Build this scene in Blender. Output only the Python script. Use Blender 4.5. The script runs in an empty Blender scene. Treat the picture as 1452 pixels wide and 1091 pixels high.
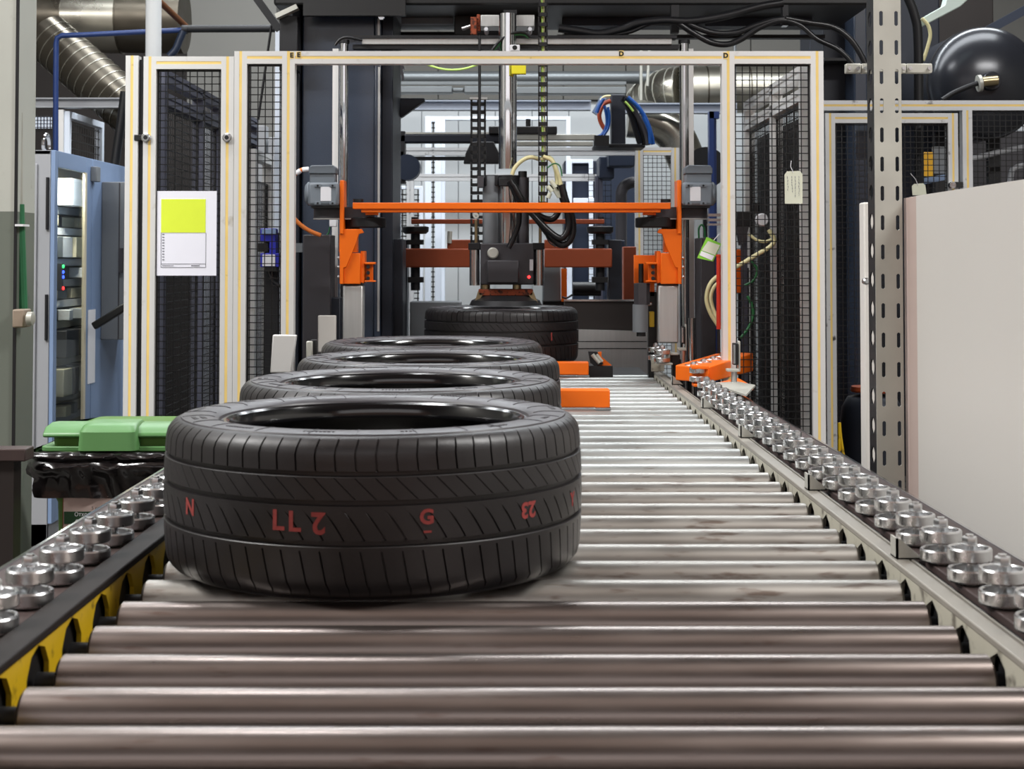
import bpy, bmesh, math, random
from math import sin, cos, pi, tan, radians, sqrt, atan2
from mathutils import Vector, Matrix

random.seed(7)
S = bpy.context.scene
COL = S.collection

# ------------------------------------------------------------------ camera, world, lights, exposure
F = 2100.0                      # focal length in pixels of the 1452 x 1091 frame
TH = radians(1.8)               # camera tilts up a little; the horizon sits high in the frame by lens shift
CZ = 1.26
HOR, VX = 366.0, 722.0         # horizon row and vanishing column
YC = HOR - F * tan(TH)
cam_data = bpy.data.cameras.new('camera')
cam = bpy.data.objects.new('camera', cam_data); COL.objects.link(cam)
cam.location = (0, 0, CZ)
cam.rotation_euler = (radians(90) + TH, 0, 0)
cam_data.sensor_width = 36.0
cam_data.lens = 36.0 * F / 1452.0
cam_data.shift_x = (726.0 - VX) / 1452.0
cam_data.shift_y = -(545.5 - YC) / 1452.0
cam_data.clip_start = 0.05
cam_data.dof.use_dof = True
cam_data.dof.focus_distance = 3.9
cam_data.dof.aperture_fstop = 12.0
S.camera = cam

S.view_settings.view_transform = 'Standard'
S.view_settings.look = 'None'
S.view_settings.gamma = 1.0
S.view_settings.use_curve_mapping = False
S.view_settings.exposure = 0.0

world = bpy.data.worlds.new('world'); S.world = world
world.use_nodes = True
world.node_tree.nodes['Background'].inputs[0].default_value = (0.75, 0.8, 0.9, 1)
world.node_tree.nodes['Background'].inputs[1].default_value = 0.12

def area(name, loc, size, power, color=(1, 1, 1), target=None, size_y=None):
    d = bpy.data.lights.new(name, 'AREA'); d.energy = power; d.color = color
    d.shape = 'RECTANGLE'; d.size = size; d.size_y = size_y or size
    o = bpy.data.objects.new(name, d); COL.objects.link(o); o.location = loc
    if target is not None:
        o.rotation_euler = (Vector(target) - Vector(loc)).to_track_quat('-Z', 'Y').to_euler()
    return o

# fluorescent fittings under the hall roof, and added fill lights
area('fill_behind_camera', (0.0, -3.9, 3.1), 9.0, 70, (0.95, 0.97, 1.0), target=(0, 4, 1.6), size_y=2.4)  # added soft source behind the camera, for reflections in the navy column
area('warm_fill_overhead', (-0.6, 0.6, 5.1), 8.0, 22, (1.0, 0.80, 0.70), size_y=2.6)  # added warm panel that gives the rollers their pinkish middle band
area('aisle_lamp_bin_side', (-4.3, 2.0, 4.7), 3.0, 430, (1.0, 0.99, 0.97), size_y=0.5)
area('fill_enclosure_side', (3.6, 1.7, 4.9), 2.6, 360, (1.0, 0.99, 0.97), size_y=0.5)  # added to light the fence half on this side, clear of the rollers
area('hall_lamp_over_fence', (-2.1, 4.4, 4.9), 3.0, 130, (0.97, 0.98, 1.0), size_y=0.25)
area('hall_lamp_over_press', (0.2, 7.4, 4.9), 7.0, 230, (0.93, 0.97, 1.0), size_y=1.0)
area('hall_lamp_rear', (0.6, 9.6, 4.8), 7.0, 260, (0.90, 0.96, 1.0), size_y=0.5)

# ------------------------------------------------------------------ helpers
def P(px, py, Y):
    """Point of the plane y = Y that the photograph shows at pixel (px, py)."""
    u, v = (px - VX) / F, (YC - py) / F
    dx, dy, dz = u, cos(TH) - v * sin(TH), sin(TH) + v * cos(TH)
    k = Y / dy
    return Vector((dx * k, Y, CZ + dz * k))

def PX(px, py, X):
    """Point of the plane x = X at pixel (px, py)."""
    u, v = (px - VX) / F, (YC - py) / F
    dx, dy, dz = u, cos(TH) - v * sin(TH), sin(TH) + v * cos(TH)
    k = X / dx
    return Vector((X, dy * k, CZ + dz * k))

def srgb(r, g, b):
    f = lambda c: (c / 255.0 / 12.92) if c <= 10 else (((c / 255.0) + 0.055) / 1.055) ** 2.4
    return (f(r), f(g), f(b), 1.0)

def mat(name, rgb, rough=0.5, metal=0.0, var=0.0, scale=8.0, bump=0.0, bscale=60.0, rvar=0.0, dirt=None, stretch=None, spec=0.5, emit=0.0, coat=0.0, dirt_lo=0.55):
    m = bpy.data.materials.new(name); m.use_nodes = True
    nt = m.node_tree; N = nt.nodes; L = nt.links
    b = N['Principled BSDF']
    c = srgb(*rgb)
    b.inputs['Base Color'].default_value = c
    b.inputs['Roughness'].default_value = rough
    b.inputs['Metallic'].default_value = metal
    b.inputs['Specular IOR Level'].default_value = spec
    b.inputs['Coat Weight'].default_value = coat
    if emit:
        b.inputs['Emission Color'].default_value = c
        b.inputs['Emission Strength'].default_value = emit
    tc = None
    def coord():
        nonlocal tc
        if tc is None:
            t = N.new('ShaderNodeTexCoord'); mp = N.new('ShaderNodeMapping')
            L.new(t.outputs['Object'], mp.inputs['Vector'])
            if stretch: mp.inputs['Scale'].default_value = stretch
            tc = mp.outputs['Vector']
        return tc
    def noise(sc, detail=5.0):
        n = N.new('ShaderNodeTexNoise'); n.inputs['Scale'].default_value = sc; n.inputs['Detail'].default_value = detail
        L.new(coord(), n.inputs['Vector']); return n
    col_out = None
    if var or rvar:
        n = noise(scale)
    if var:
        mx = N.new('ShaderNodeMix'); mx.data_type = 'RGBA'
        mx.inputs['A'].default_value = tuple(x * (1 - var) for x in c[:3]) + (1,)
        mx.inputs['B'].default_value = tuple(min(1, x * (1 + var)) for x in c[:3]) + (1,)
        L.new(n.outputs['Fac'], mx.inputs['Factor']); col_out = mx.outputs['Result']
    if dirt:
        n2 = noise(scale * 2.3, 8.0)
        rp = N.new('ShaderNodeMapRange'); rp.inputs['From Min'].default_value = dirt_lo; rp.inputs['From Max'].default_value = dirt_lo + 0.12
        L.new(n2.outputs['Fac'], rp.inputs['Value'])
        mx2 = N.new('ShaderNodeMix'); mx2.data_type = 'RGBA'
        mx2.inputs['A'].default_value = c
        if col_out: L.new(col_out, mx2.inputs['A'])
        mx2.inputs['B'].default_value = srgb(*dirt)
        L.new(rp.outputs['Result'], mx2.inputs['Factor']); col_out = mx2.outputs['Result']
    if col_out: L.new(col_out, b.inputs['Base Color'])
    if rvar:
        mr = N.new('ShaderNodeMapRange'); mr.inputs['To Min'].default_value = max(0.02, rough - rvar); mr.inputs['To Max'].default_value = min(1, rough + rvar)
        mr.inputs['From Min'].default_value = 0.3; mr.inputs['From Max'].default_value = 0.7
        L.new(n.outputs['Fac'], mr.inputs['Value']); L.new(mr.outputs['Result'], b.inputs['Roughness'])
    if bump:
        n3 = noise(bscale, 3.0); bp = N.new('ShaderNodeBump'); bp.inputs['Strength'].default_value = bump; bp.inputs['Distance'].default_value = 0.004
        L.new(n3.outputs['Fac'], bp.inputs['Height']); L.new(bp.outputs['Normal'], b.inputs['Normal'])
    return m

M = dict(
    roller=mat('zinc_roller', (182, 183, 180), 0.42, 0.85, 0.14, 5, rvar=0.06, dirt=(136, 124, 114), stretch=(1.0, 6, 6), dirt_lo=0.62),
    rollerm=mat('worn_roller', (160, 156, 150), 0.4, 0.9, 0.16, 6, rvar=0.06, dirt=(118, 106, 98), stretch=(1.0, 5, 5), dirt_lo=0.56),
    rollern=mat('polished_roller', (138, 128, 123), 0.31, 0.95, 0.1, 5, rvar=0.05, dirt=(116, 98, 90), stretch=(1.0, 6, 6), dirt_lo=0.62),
    steel=mat('bright_steel', (205, 206, 208), 0.16, 1.0, 0.08, 20),
    chrome=mat('polished_chrome', (225, 227, 230), 0.06, 1.0),
    brushed=mat('brushed_steel', (196, 196, 194), 0.38, 0.55, 0.12, 4, stretch=(30, 30, 1)),
    galv=mat('galvanised_steel', (186, 185, 176), 0.45, 0.3, 0.2, 9, rvar=0.1, bump=0.05, bscale=30),
    duct=mat('galvanised_duct', (176, 172, 160), 0.30, 0.9, 0.2, 3, rvar=0.12),
    ductd=mat('aged_duct', (98, 92, 82), 0.34, 0.9, 0.25, 3, rvar=0.12),
    zinc=mat('zinc_wheel', (214, 215, 216), 0.28, 1.0, 0.12, 40, rvar=0.06),
    dark=mat('dark_steel', (38, 38, 40), 0.5, 0.4, 0.3, 12),
    black=mat('black_plastic', (20, 20, 21), 0.45, 0.0),
    wire=mat('black_wire', (16, 16, 17), 0.4, 0.2),
    hose=mat('black_hose', (18, 19, 22), 0.32),
    sidewall=mat('tyre_sidewall', (60, 57, 61), 0.4, 0.0, 0.12, 14, bump=0.03, bscale=260, rvar=0.06, spec=0.6),  # greyer than the tread: mould release, plus bay light put into the colour
    rubber=mat('tyre_rubber', (33, 30, 31), 0.42, 0.0, 0.18, 14, bump=0.04, bscale=260, rvar=0.08, spec=0.55),
    liner=mat('tyre_inner_liner', (9, 9, 10), 0.16, 0.0, spec=0.6),
    bead=mat('tyre_bead', (15, 15, 17), 0.14, 0.0, spec=0.8),
    mark=mat('red_crayon', (146, 58, 54), 0.8, 0.0, 0.35, 130),
    alu=mat('anodised_aluminium', (224, 223, 221), 0.42, 0.25, 0.05, 6, dirt=(190, 184, 172), dirt_lo=0.66),
    aluw=mat('worn_aluminium', (206, 208, 210), 0.45, 0.25, 0.06, 10, dirt=(70, 70, 72), dirt_lo=0.64),
    alud=mat('shaded_profile', (84, 86, 100), 0.5, 0.3, 0.1, 6),  # aluminium profile with its unlit look put into the colour
    yel=mat('yellow_slot_strip', (238, 206, 124), 0.6, 0.0, 0.12, 12, dirt=(170, 140, 80), dirt_lo=0.68),
    navy=mat('navy_enamel', (48, 57, 72), 0.25, 0.0, 0.12, 6, bump=0.12, bscale=220, spec=0.8),
    orange=mat('orange_enamel', (248, 112, 10), 0.42, 0.0, 0.06, 10, spec=0.4),
    oranged=mat('dull_orange_enamel', (150, 66, 30), 0.5, 0.0, 0.15, 12),
    rust=mat('rusty_plate', (150, 70, 40), 0.7, 0.2, 0.4, 40, dirt=(60, 34, 24), dirt_lo=0.5),
    grey=mat('motor_grey', (118, 126, 134), 0.45, 0.0, 0.06, 8),
    box=mat('anthracite_box', (62, 60, 64), 0.5, 0.0, 0.1, 8),
    white=mat('white_label', (232, 232, 236), 0.6),
    paper=mat('white_paper', (236, 236, 246), 0.7, 0.0, 0.02, 4),
    lime=mat('lime_print', (222, 240, 60), 0.7, 0.0, 0.05, 20),
    ink=mat('grey_ink', (120, 122, 130), 0.8),
    blackink=mat('black_ink', (24, 24, 22), 0.7),
    cabinet=mat('beige_enclosure', (212, 208, 202), 0.42, 0.0, 0.03, 2),
    pink=mat('pale_pink_panel', (196, 176, 168), 0.4, 0.0, 0.05, 5),
    bluegrey=mat('blue_grey_enamel', (128, 150, 184), 0.42, 0.0, 0.04, 3),
    lightgrey=mat('light_grey_enamel', (158, 160, 164), 0.45, 0.0, 0.05, 5),
    hmi=mat('grey_console', (118, 122, 126), 0.5, 0.0, 0.04, 5),
    cream=mat('cream_panel', (216, 206, 180), 0.5, 0.0, 0.1, 6),
    green=mat('green_bin_plastic', (92, 140, 84), 0.4, 0.0, 0.08, 12, rvar=0.08),
    greend=mat('green_bin_body', (82, 124, 44), 0.5, 0.0, 0.08, 12),
    dgreen=mat('dark_green_print', (24, 62, 34), 0.6),
    bag=mat('black_bin_liner', (20, 17, 18), 0.2, 0.0, 0.1, 8, bump=0.5, bscale=24, spec=0.7),
    yellow=mat('yellow_side_plate', (206, 168, 22), 0.45, 0.0, 0.15, 14, dirt=(90, 66, 20), dirt_lo=0.58),
    worn=mat('worn_cream_paint', (186, 182, 166), 0.5, 0.1, 0.12, 12, dirt=(112, 106, 96), dirt_lo=0.55),
    rail=mat('dull_rail', (150, 145, 136), 0.5, 0.25, 0.18, 10, rvar=0.1),
    railmaroon=mat('brown_base_strip', (74, 62, 60), 0.5, 0.1, 0.18, 12, spec=0.25),
    railblack=mat('black_rail_cap', (34, 29, 27), 0.55, 0.0, 0.2, 12, spec=0.15),
    wallg=mat('grey_wall_paint', (122, 120, 115), 0.8, 0.0, 0.06, 3),
    wallw=mat('white_wall_paint', (224, 228, 230), 0.7, 0.0, 0.05, 2),
    pillarw=mat('pillar_white', (184, 186, 178), 0.6, 0.0, 0.1, 4, dirt=(150, 148, 136), dirt_lo=0.62),
    pillarg=mat('pillar_green_grey', (108, 114, 105), 0.5, 0.0, 0.1, 4, dirt=(90, 104, 92), dirt_lo=0.62),
    floorm=mat('oiled_concrete', (84, 80, 76), 0.45, 0.0, 0.3, 3),
    ceil=mat('hall_ceiling', (128, 104, 94), 0.8),
    warmwall=mat('warm_hall_wall', (168, 132, 116), 0.8, 0.0, 0.1, 2),
    blue=mat('blue_pipe', (28, 52, 104), 0.35, 0.1, 0.08, 8),
    bluedark=mat('dark_blue_frame', (32, 42, 60), 0.4, 0.1, 0.1, 8),
    bluevalve=mat('blue_valve', (44, 48, 170), 0.35),
    whitepipe=mat('white_pipe', (206, 208, 208), 0.35),
    brown=mat('brown_pipe', (112, 70, 42), 0.4, 0.4),
    cable_blue=mat('blue_cable', (24, 82, 160), 0.4),
    cable_org=mat('orange_cable', (232, 130, 56), 0.4),
    cable_red=mat('brick_red_cable', (170, 74, 44), 0.4),
    cable_grn=mat('green_cable', (40, 110, 62), 0.4),
    cable_lime=mat('lime_cable', (190, 224, 110), 0.4),
    hose_cream=mat('cream_hose', (222, 214, 164), 0.4),
    redpipe=mat('red_tube', (214, 58, 36), 0.35),
    tag=mat('cream_tag', (214, 216, 196), 0.7, 0.0, 0.08, 30),
    taggreen=mat('green_tag', (132, 202, 60), 0.6),
    sash=mat('bright_sash', (226, 234, 246), 0.4),
    tank=mat('black_tank', (44, 46, 52), 0.24, 0.2, 0.12, 6, bump=0.04, bscale=20, spec=0.6),
    brass=mat('brass_fitting', (178, 164, 130), 0.3, 1.0),
    amber=mat('amber_panel', (236, 176, 20), 0.5),
    ledr=mat('red_led', (255, 40, 40), 0.4, emit=6.0),
    ledb=mat('blue_led', (60, 90, 255), 0.4, emit=4.0),
    ledg=mat('green_led', (60, 255, 120), 0.4, emit=3.0),
    yellowtape=mat('yellow_tape', (234, 222, 40), 0.5),
    brownpanel=mat('brown_machine', (42, 36, 34), 0.5, 0.1, 0.15, 6),
    inkblue=mat('machine_dark_blue', (30, 34, 44), 0.45, 0.2, 0.2, 5),
    green_pipe=mat('green_conduit', (46, 112, 74), 0.45, 0.0, 0.2, 20),
    junction=mat('tan_junction_box', (150, 134, 118), 0.6, 0.0, 0.15, 30),
)
def glass_mat():
    m = bpy.data.materials.new('window_glass'); m.use_nodes = True
    nt = m.node_tree; nt.nodes.remove(nt.nodes['Principled BSDF'])
    t = nt.nodes.new('ShaderNodeBsdfTransparent'); t.inputs[0].default_value = (0.86, 0.9, 0.9, 1)
    g = nt.nodes.new('ShaderNodeBsdfGlossy'); g.inputs['Roughness'].default_value = 0.03
    x = nt.nodes.new('ShaderNodeMixShader'); x.inputs[0].default_value = 0.07
    nt.links.new(t.outputs[0], x.inputs[1]); nt.links.new(g.outputs[0], x.inputs[2])
    nt.links.new(x.outputs[0], nt.nodes['Material Output'].inputs['Surface'])
    return m
M['glass'] = glass_mat()
M['roofsteel'] = mat('roof_steel', (122, 126, 128), 0.42, 0.6, 0.12, 4)

class MB:
    def __init__(s): s.v = []; s.f = []
    def quadbox(s, pts):
        n = len(s.v); s.v += [Vector(p) for p in pts]
        s.f += [(n, n+3, n+2, n+1), (n+4, n+5, n+6, n+7), (n, n+1, n+5, n+4), (n+1, n+2, n+6, n+5), (n+2, n+3, n+7, n+6), (n+3, n, n+4, n+7)]
        return s
    def box(s, x0, y0, z0, x1, y1, z1):
        return s.quadbox([(x0, y0, z0), (x1, y0, z0), (x1, y1, z0), (x0, y1, z0), (x0, y0, z1), (x1, y0, z1), (x1, y1, z1), (x0, y1, z1)])
    def fb(s, x0, y0, x1, y1, Y, d):
        """box whose front face, on the plane y = Y, fills a pixel rectangle of the photograph; d = depth behind it"""
        ym = (y0 + y1) / 2
        a, b = P(min(x0, x1), ym, Y), P(max(x0, x1), ym, Y)
        zt, zb = P(720, min(y0, y1), Y).z, P(720, max(y0, y1), Y).z
        return s.box(a.x, Y, zb, b.x, Y + d, zt)
    def bar(s, a, b, w, h=None, up=(0, 0, 1)):
        a, b = Vector(a), Vector(b); h = h or w
        d = (b - a).normalized(); up = Vector(up)
        if abs(d.dot(up)) > 0.95: up = Vector((0, 1, 0))
        x = d.cross(up).normalized() * w / 2; y = x.cross(d).normalized() * h / 2
        return s.quadbox([a-x-y, a+x-y, a+x+y, a-x+y, b-x-y, b+x-y, b+x+y, b-x+y])
    def prism(s, pts, d):
        """polygon (list of points) extruded by vector d"""
        n = len(s.v); k = len(pts); d = Vector(d); pts = [Vector(p) for p in pts]
        s.v += pts + [p + d for p in pts]
        s.f.append(tuple(range(n, n + k))); s.f.append(tuple(range(n + 2*k - 1, n + k - 1, -1)))
        for i in range(k):
            j = (i + 1) % k; s.f.append((n + i, n + k + i, n + k + j, n + j))
        return s
    def lathe(s, prof, c=(0, 0, 0), axis='z', seg=24, close=True):
        c = Vector(c); n = len(s.v); k = len(prof)
        for i in range(seg):
            a = 2 * pi * i / seg
            for r, h in prof:
                if axis == 'z': p = (r*cos(a), r*sin(a), h)
                elif axis == 'y': p = (r*cos(a), h, -r*sin(a))
                else: p = (h, r*cos(a), r*sin(a))
                s.v.append(c + Vector(p))
        for i in range(seg):
            j = (i + 1) % seg
            for t in range(k - 1):
                s.f.append((n+i*k+t, n+j*k+t, n+j*k+t+1, n+i*k+t+1))
        if close:
            if prof[0][0] > 1e-6: s.f.append(tuple(n + i*k for i in range(seg - 1, -1, -1)))
            if prof[-1][0] > 1e-6: s.f.append(tuple(n + i*k + k - 1 for i in range(seg)))
        return s
    def cyl(s, a, b, r, seg=20, r2=None):
        a, b = Vector(a), Vector(b)
        return s.tube([a, b], r, seg, r2=r2)
    def tube(s, pts, r, seg=10, r2=None):
        pts = [Vector(p) for p in pts]; n0 = len(s.v); k = len(pts)
        t0 = (pts[1] - pts[0]).normalized()
        up = Vector((0, 0, 1)) if abs(t0.z) < 0.9 else Vector((1, 0, 0))
        x = t0.cross(up).normalized()
        for i, p in enumerate(pts):
            t = (pts[min(i+1, k-1)] - pts[max(i-1, 0)]).normalized()
            x = (x - t * x.dot(t)).normalized(); y = t.cross(x)
            rr = r if r2 is None else r + (r2 - r) * i / (k - 1)
            for j in range(seg):
                a = 2*pi*j/seg; s.v.append(p + (x*cos(a) + y*sin(a)) * rr)
        for i in range(k - 1):
            for j in range(seg):
                j2 = (j+1) % seg
                s.f.append((n0+i*seg+j, n0+i*seg+j2, n0+(i+1)*seg+j2, n0+(i+1)*seg+j))
        s.f.append(tuple(n0 + j for j in range(seg - 1, -1, -1))); s.f.append(tuple(n0 + (k-1)*seg + j for j in range(seg)))
        return s

def smooth_path(pts, n=6):
    pts = [Vector(p) for p in pts]
    q = [pts[0] * 2 - pts[1]] + pts + [pts[-1] * 2 - pts[-2]]
    out = []
    for i in range(1, len(q) - 2):
        p0, p1, p2, p3 = q[i-1:i+3]
        for j in range(n):
            t = j / n
            out.append(0.5 * ((2*p1) + (p2-p0)*t + (2*p0-5*p1+4*p2-p3)*t*t + (3*p1-p0-3*p2+p3)*t**3))
    out.append(pts[-1]); return out

ROOT = {}
def thing(name, label, cat, loc=(0, 0, 0), group=None):
    o = bpy.data.objects.new(name, None); COL.objects.link(o)
    o.empty_display_size = 0.05
    o.location = loc; o['label'] = label; o['category'] = cat
    if group: o['group'] = group
    ROOT[o.name] = Vector(loc)
    return o

def make_mesh(mb, loc=(0, 0, 0), smooth=True, angle=35):
    me = bpy.data.meshes.new('mesh'); l = Vector(loc)
    me.from_pydata([tuple(v - l) for v in mb.v], [], mb.f)
    bm = bmesh.new(); bm.from_mesh(me); bmesh.ops.recalc_face_normals(bm, faces=bm.faces); bm.to_mesh(me); bm.free()
    if smooth:
        me.shade_smooth(); me.set_sharp_from_angle(angle=radians(angle))
    return me

def link(name, me, m, parent=None, loc=(0, 0, 0)):
    o = bpy.data.objects.new(name, me); COL.objects.link(o)
    if m is not None and not me.materials: me.materials.append(m)
    o.location = loc
    if parent is not None: o.parent = parent
    return o

def part(name, mb, m, parent, bevel=0.0, smooth=True, angle=35, label=None, stuff=False):
    """one mesh, given in world coordinates, as a part (or a sub-part) of parent"""
    root = parent
    while root.parent is not None: root = root.parent
    o = link(name, make_mesh(mb, ROOT[root.name], smooth, angle), m, parent)
    if bevel:
        b = o.modifiers.new('bevel', 'BEVEL'); b.width = bevel; b.segments = 2; b.limit_method = 'ANGLE'; b.angle_limit = radians(40)
    if label: o['label'] = label
    if stuff: o['kind'] = 'stuff'
    return o

def solo(name, mb, m, label, cat, bevel=0.0, group=None, loc=None, smooth=True, angle=35):
    """a thing that is one mesh"""
    if loc is None:
        xs = [v.x for v in mb.v]; ys = [v.y for v in mb.v]; zs = [v.z for v in mb.v]
        loc = ((min(xs)+max(xs))/2, (min(ys)+max(ys))/2, min(zs))
    o = link(name, make_mesh(mb, loc, smooth, angle), m, None, loc)
    ROOT[o.name] = Vector(loc)
    o['label'] = label; o['category'] = cat
    if group: o['group'] = group
    if bevel:
        b = o.modifiers.new('bevel', 'BEVEL'); b.width = bevel; b.segments = 2; b.limit_method = 'ANGLE'; b.angle_limit = radians(40)
    return o

def struct(name, mb, m, parent=None):
    o = link(name, make_mesh(mb, (0, 0, 0)), m, parent)
    o['kind'] = 'structure'; ROOT[o.name] = Vector((0, 0, 0))
    return o

def text_mb(s, size, fat=0.0):
    """flat lettering as mesh data in the xy plane, centred"""
    cu = bpy.data.curves.new('txt', 'FONT'); cu.body = s; cu.size = size; cu.align_x = 'CENTER'; cu.align_y = 'CENTER'
    cu.resolution_u = 3; cu.offset = fat
    o = bpy.data.objects.new('txt', cu); COL.objects.link(o)
    dg = bpy.context.evaluated_depsgraph_get()
    me = bpy.data.meshes.new_from_object(o.evaluated_get(dg))
    mb = MB(); mb.v = [v.co.copy() for v in me.vertices]; mb.f = [tuple(p.vertices) for p in me.polygons]
    bpy.data.objects.remove(o); bpy.data.curves.remove(cu); bpy.data.meshes.remove(me)
    return mb

def text_front(s, px, py, Y, hpx, fat=0.0):
    """lettering on a plane that faces the camera, given by its centre and cap height in pixels"""
    c = P(px, py, Y); size = hpx * Y / F / 0.7
    mb = text_mb(s, size, fat)
    mb.v = [Vector((c.x + v.x, Y, c.z + v.y)) for v in mb.v]
    return mb

# ------------------------------------------------------------------ hall shell
struct('floor', MB().box(-6, -4, -0.1, 6.5, 13.4, 0), M['floorm'])
struct('ceiling', MB().box(-6, -4, 5.2, 6.5, 13.4, 5.3), M['ceil'])
struct('wall_back', MB().box(-6, 13.2, 0, 6.5, 13.4, 5.2), M['wallw'])
struct('wall_left', MB().box(-6.2, -4, 0, -6, 13.4, 5.2), M['wallg'])
struct('wall_right', MB().box(6.5, -4, 0, 6.7, 13.4, 5.2), M['wallg'])
struct('wall_front', MB().box(-6, -4.2, 0, 6.5, -4, 5.2), M['warmwall'])
# upper grey cladding of the far wall, each sheet on its own
w_up = struct('wall_upper', MB().box(-6, 13.14, P(720, 141, 13.1).z, 6.5, 13.2, 5.2), M['wallg'])
x = -3.4
while x < 3.6:
    me = MB().box(x, 13.1, P(720, 141, 13.1).z, x + 0.545, 13.14, 3.4)
    o = link('wall_sheet', make_mesh(me), M['wallg'], w_up); x += 0.555
x = -3.4
zl0 = P(720, 141, 13.16).z - 0.02
while x < 3.6:
    o = link('wall_sheet', make_mesh(MB().box(x, 13.165, 0.05, x + 0.32, 13.2, zl0)), M['wallw'], bpy.data.objects['wall_back']); x += 0.328
# wall strip behind the guard door
struct('wall_partition', MB().box(P(266, 0, 11.5).x, 11.5, 0, P(392, 0, 11.5).x, 11.7, 5.2), M['wallg'])
struct('wall_dark_bay', MB().box(-6, 12.2, 0, P(266, 0, 11.5).x, 12.4, 5.2), M['brownpanel'])
# two-tone pillar beside the cabinet
pr = P(23, 300, 3.9).x
py1 = PX(49, 300, pr).y
pz = P(10, 300, 3.9).z
pil = struct('pillar_upper', MB().box(pr - 0.6, 3.9, pz, pr, py1, 5.2), M['pillarw'])  # white upper part of the pillar
struct('pillar_lower', MB().box(pr - 0.6, 3.9, 0, pr, py1, pz), M['pillarg'], pil)
struct('corner_bead', MB().box(pr - 0.004, 3.895, 0.0, pr + 0.003, 3.902, 5.2), M['dark'], pil)

# ------------------------------------------------------------------ roller conveyor
ZR = 0.80
RR = 0.032
conv = thing('roller_conveyor', 'long grey steel roller conveyor that carries the tyres', 'conveyor', (0.02, 3.4, 0))
PITCH = 0.1325
rY = [5.84 - i * PITCH for i in range(36)]
rm = MB().lathe([(RR - 0.004, -0.539), (RR, -0.535), (RR, 0.535), (RR - 0.004, 0.539)], axis='x', seg=40)
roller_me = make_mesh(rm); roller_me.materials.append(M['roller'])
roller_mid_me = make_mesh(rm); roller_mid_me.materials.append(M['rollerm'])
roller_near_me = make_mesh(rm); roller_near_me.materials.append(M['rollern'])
cap_me = make_mesh(MB().lathe([(0.012, -0.566), (0.012, 0.560)], axis='x', seg=16)); cap_me.materials.append(M['dark'])
for i, y in enumerate(rY):
    o = link('roller', roller_near_me if y < 2.0 else roller_mid_me if y < 3.3 else roller_me, None, conv, (-0.001, y - 3.4, ZR - RR))  # wear differs along the line; colour also darkened for the dim foreground
    o.rotation_euler = (random.uniform(0, 6.28), 0, 0)
    link('axle', cap_me, None, o)
def scallop(x0, x1, ztop, zlow, znotch, r):
    """side plate with a round notch over each roller"""
    mb = MB()
    ys = sorted(rY)
    pts = [(ys[0] - 0.2, ztop), (ys[0] - 0.2, zlow)]
    for y in ys:
        zc = ZR - RR
        a0 = math.asin(max(-1, min(1, (zlow - zc) / r)))
        for k in range(7):
            a = pi - a0 - (pi - 2 * a0) * k / 6
            pts.append((y + r * cos(a), zc + r * sin(a)))
    pts += [(ys[-1] + 0.08, zlow), (ys[-1] + 0.08, ztop)]
    mb.prism([(x0, y, z) for y, z in pts], (x1 - x0, 0, 0))
    return mb
def strip_plate(x0, x1, ztop):
    return scallop(x0, x1, ztop, ZR - 0.045, 0, 0.043)
part('side_plate', strip_plate(-0.552, -0.546, 0.822), M['yellow'], conv, label='yellow side plate notched round the roller ends', smooth=False)
part('side_plate', scallop(0.566, 0.572, 0.813, ZR - 0.062, 0, 0.0342), M['worn'], conv, label='worn cream side plate notched round the roller ends', smooth=False)
part('side_beam', MB().box(-0.60, rY[-1] - 0.2, 0.60, -0.556, rY[0] + 0.08, 0.80), M['dark'], conv)
part('side_beam', MB().box(0.576, rY[-1] - 0.2, 0.60, 0.61, rY[0] + 0.08, 0.79), M['dark'], conv)
part('rail_cap', MB().box(-0.582, rY[-1] - 0.2, 0.815, -0.541, rY[0] + 0.06, 0.826), M['railblack'], conv, bevel=0.003, label='black cap rail')
part('rail_cap', MB().box(0.565, rY[-1] - 0.2, 0.806, 0.590, rY[0] + 0.06, 0.8155), M['rail'], conv, bevel=0.002)
part('rail_cap', MB().box(0.593, rY[-1] - 0.2, 0.798, 0.596, rY[0] + 0.06, 0.8155), M['rail'], conv)
part('groove_strip', MB().box(0.597, rY[-1] - 0.2, 0.796, 0.612, rY[0] + 0.06, 0.806), M['black'], conv)
for y in (1.5, 3.2, 5.0):
    for x in (-0.578, 0.592):
        part('leg', MB().box(x - 0.03, y - 0.03, 0, x + 0.03, y + 0.03, 0.62), M['dark'], conv)
part('underpan', MB().box(-0.53, rY[-1] - 0.1, 0.58, 0.555, rY[0], 0.60), M['dark'], conv)
# triangular gussets standing on the far rail
for px, py in ((1283, 800), (1155, 700), (1057, 625), (1002, 583), (958, 556)):
    a = PX(px, py, 0.583)
    g = MB().prism([(0.571, a.y, 0.8157), (0.606, a.y, 0.8157), (0.606, a.y, 0.820), (0.576, a.y, 0.846), (0.571, a.y, 0.846)], (0, 0.005, 0))
    g.prism([(0.571, a.y, 0.8157), (0.574, a.y, 0.8157), (0.574, a.y, 0.846), (0.571, a.y, 0.846)], (0, 0.035, 0))
    g.box(0.571, a.y, 0.8155, 0.608, a.y + 0.035, 0.8180)
    part('gusset', g, M['galv'], conv, smooth=False)

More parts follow.
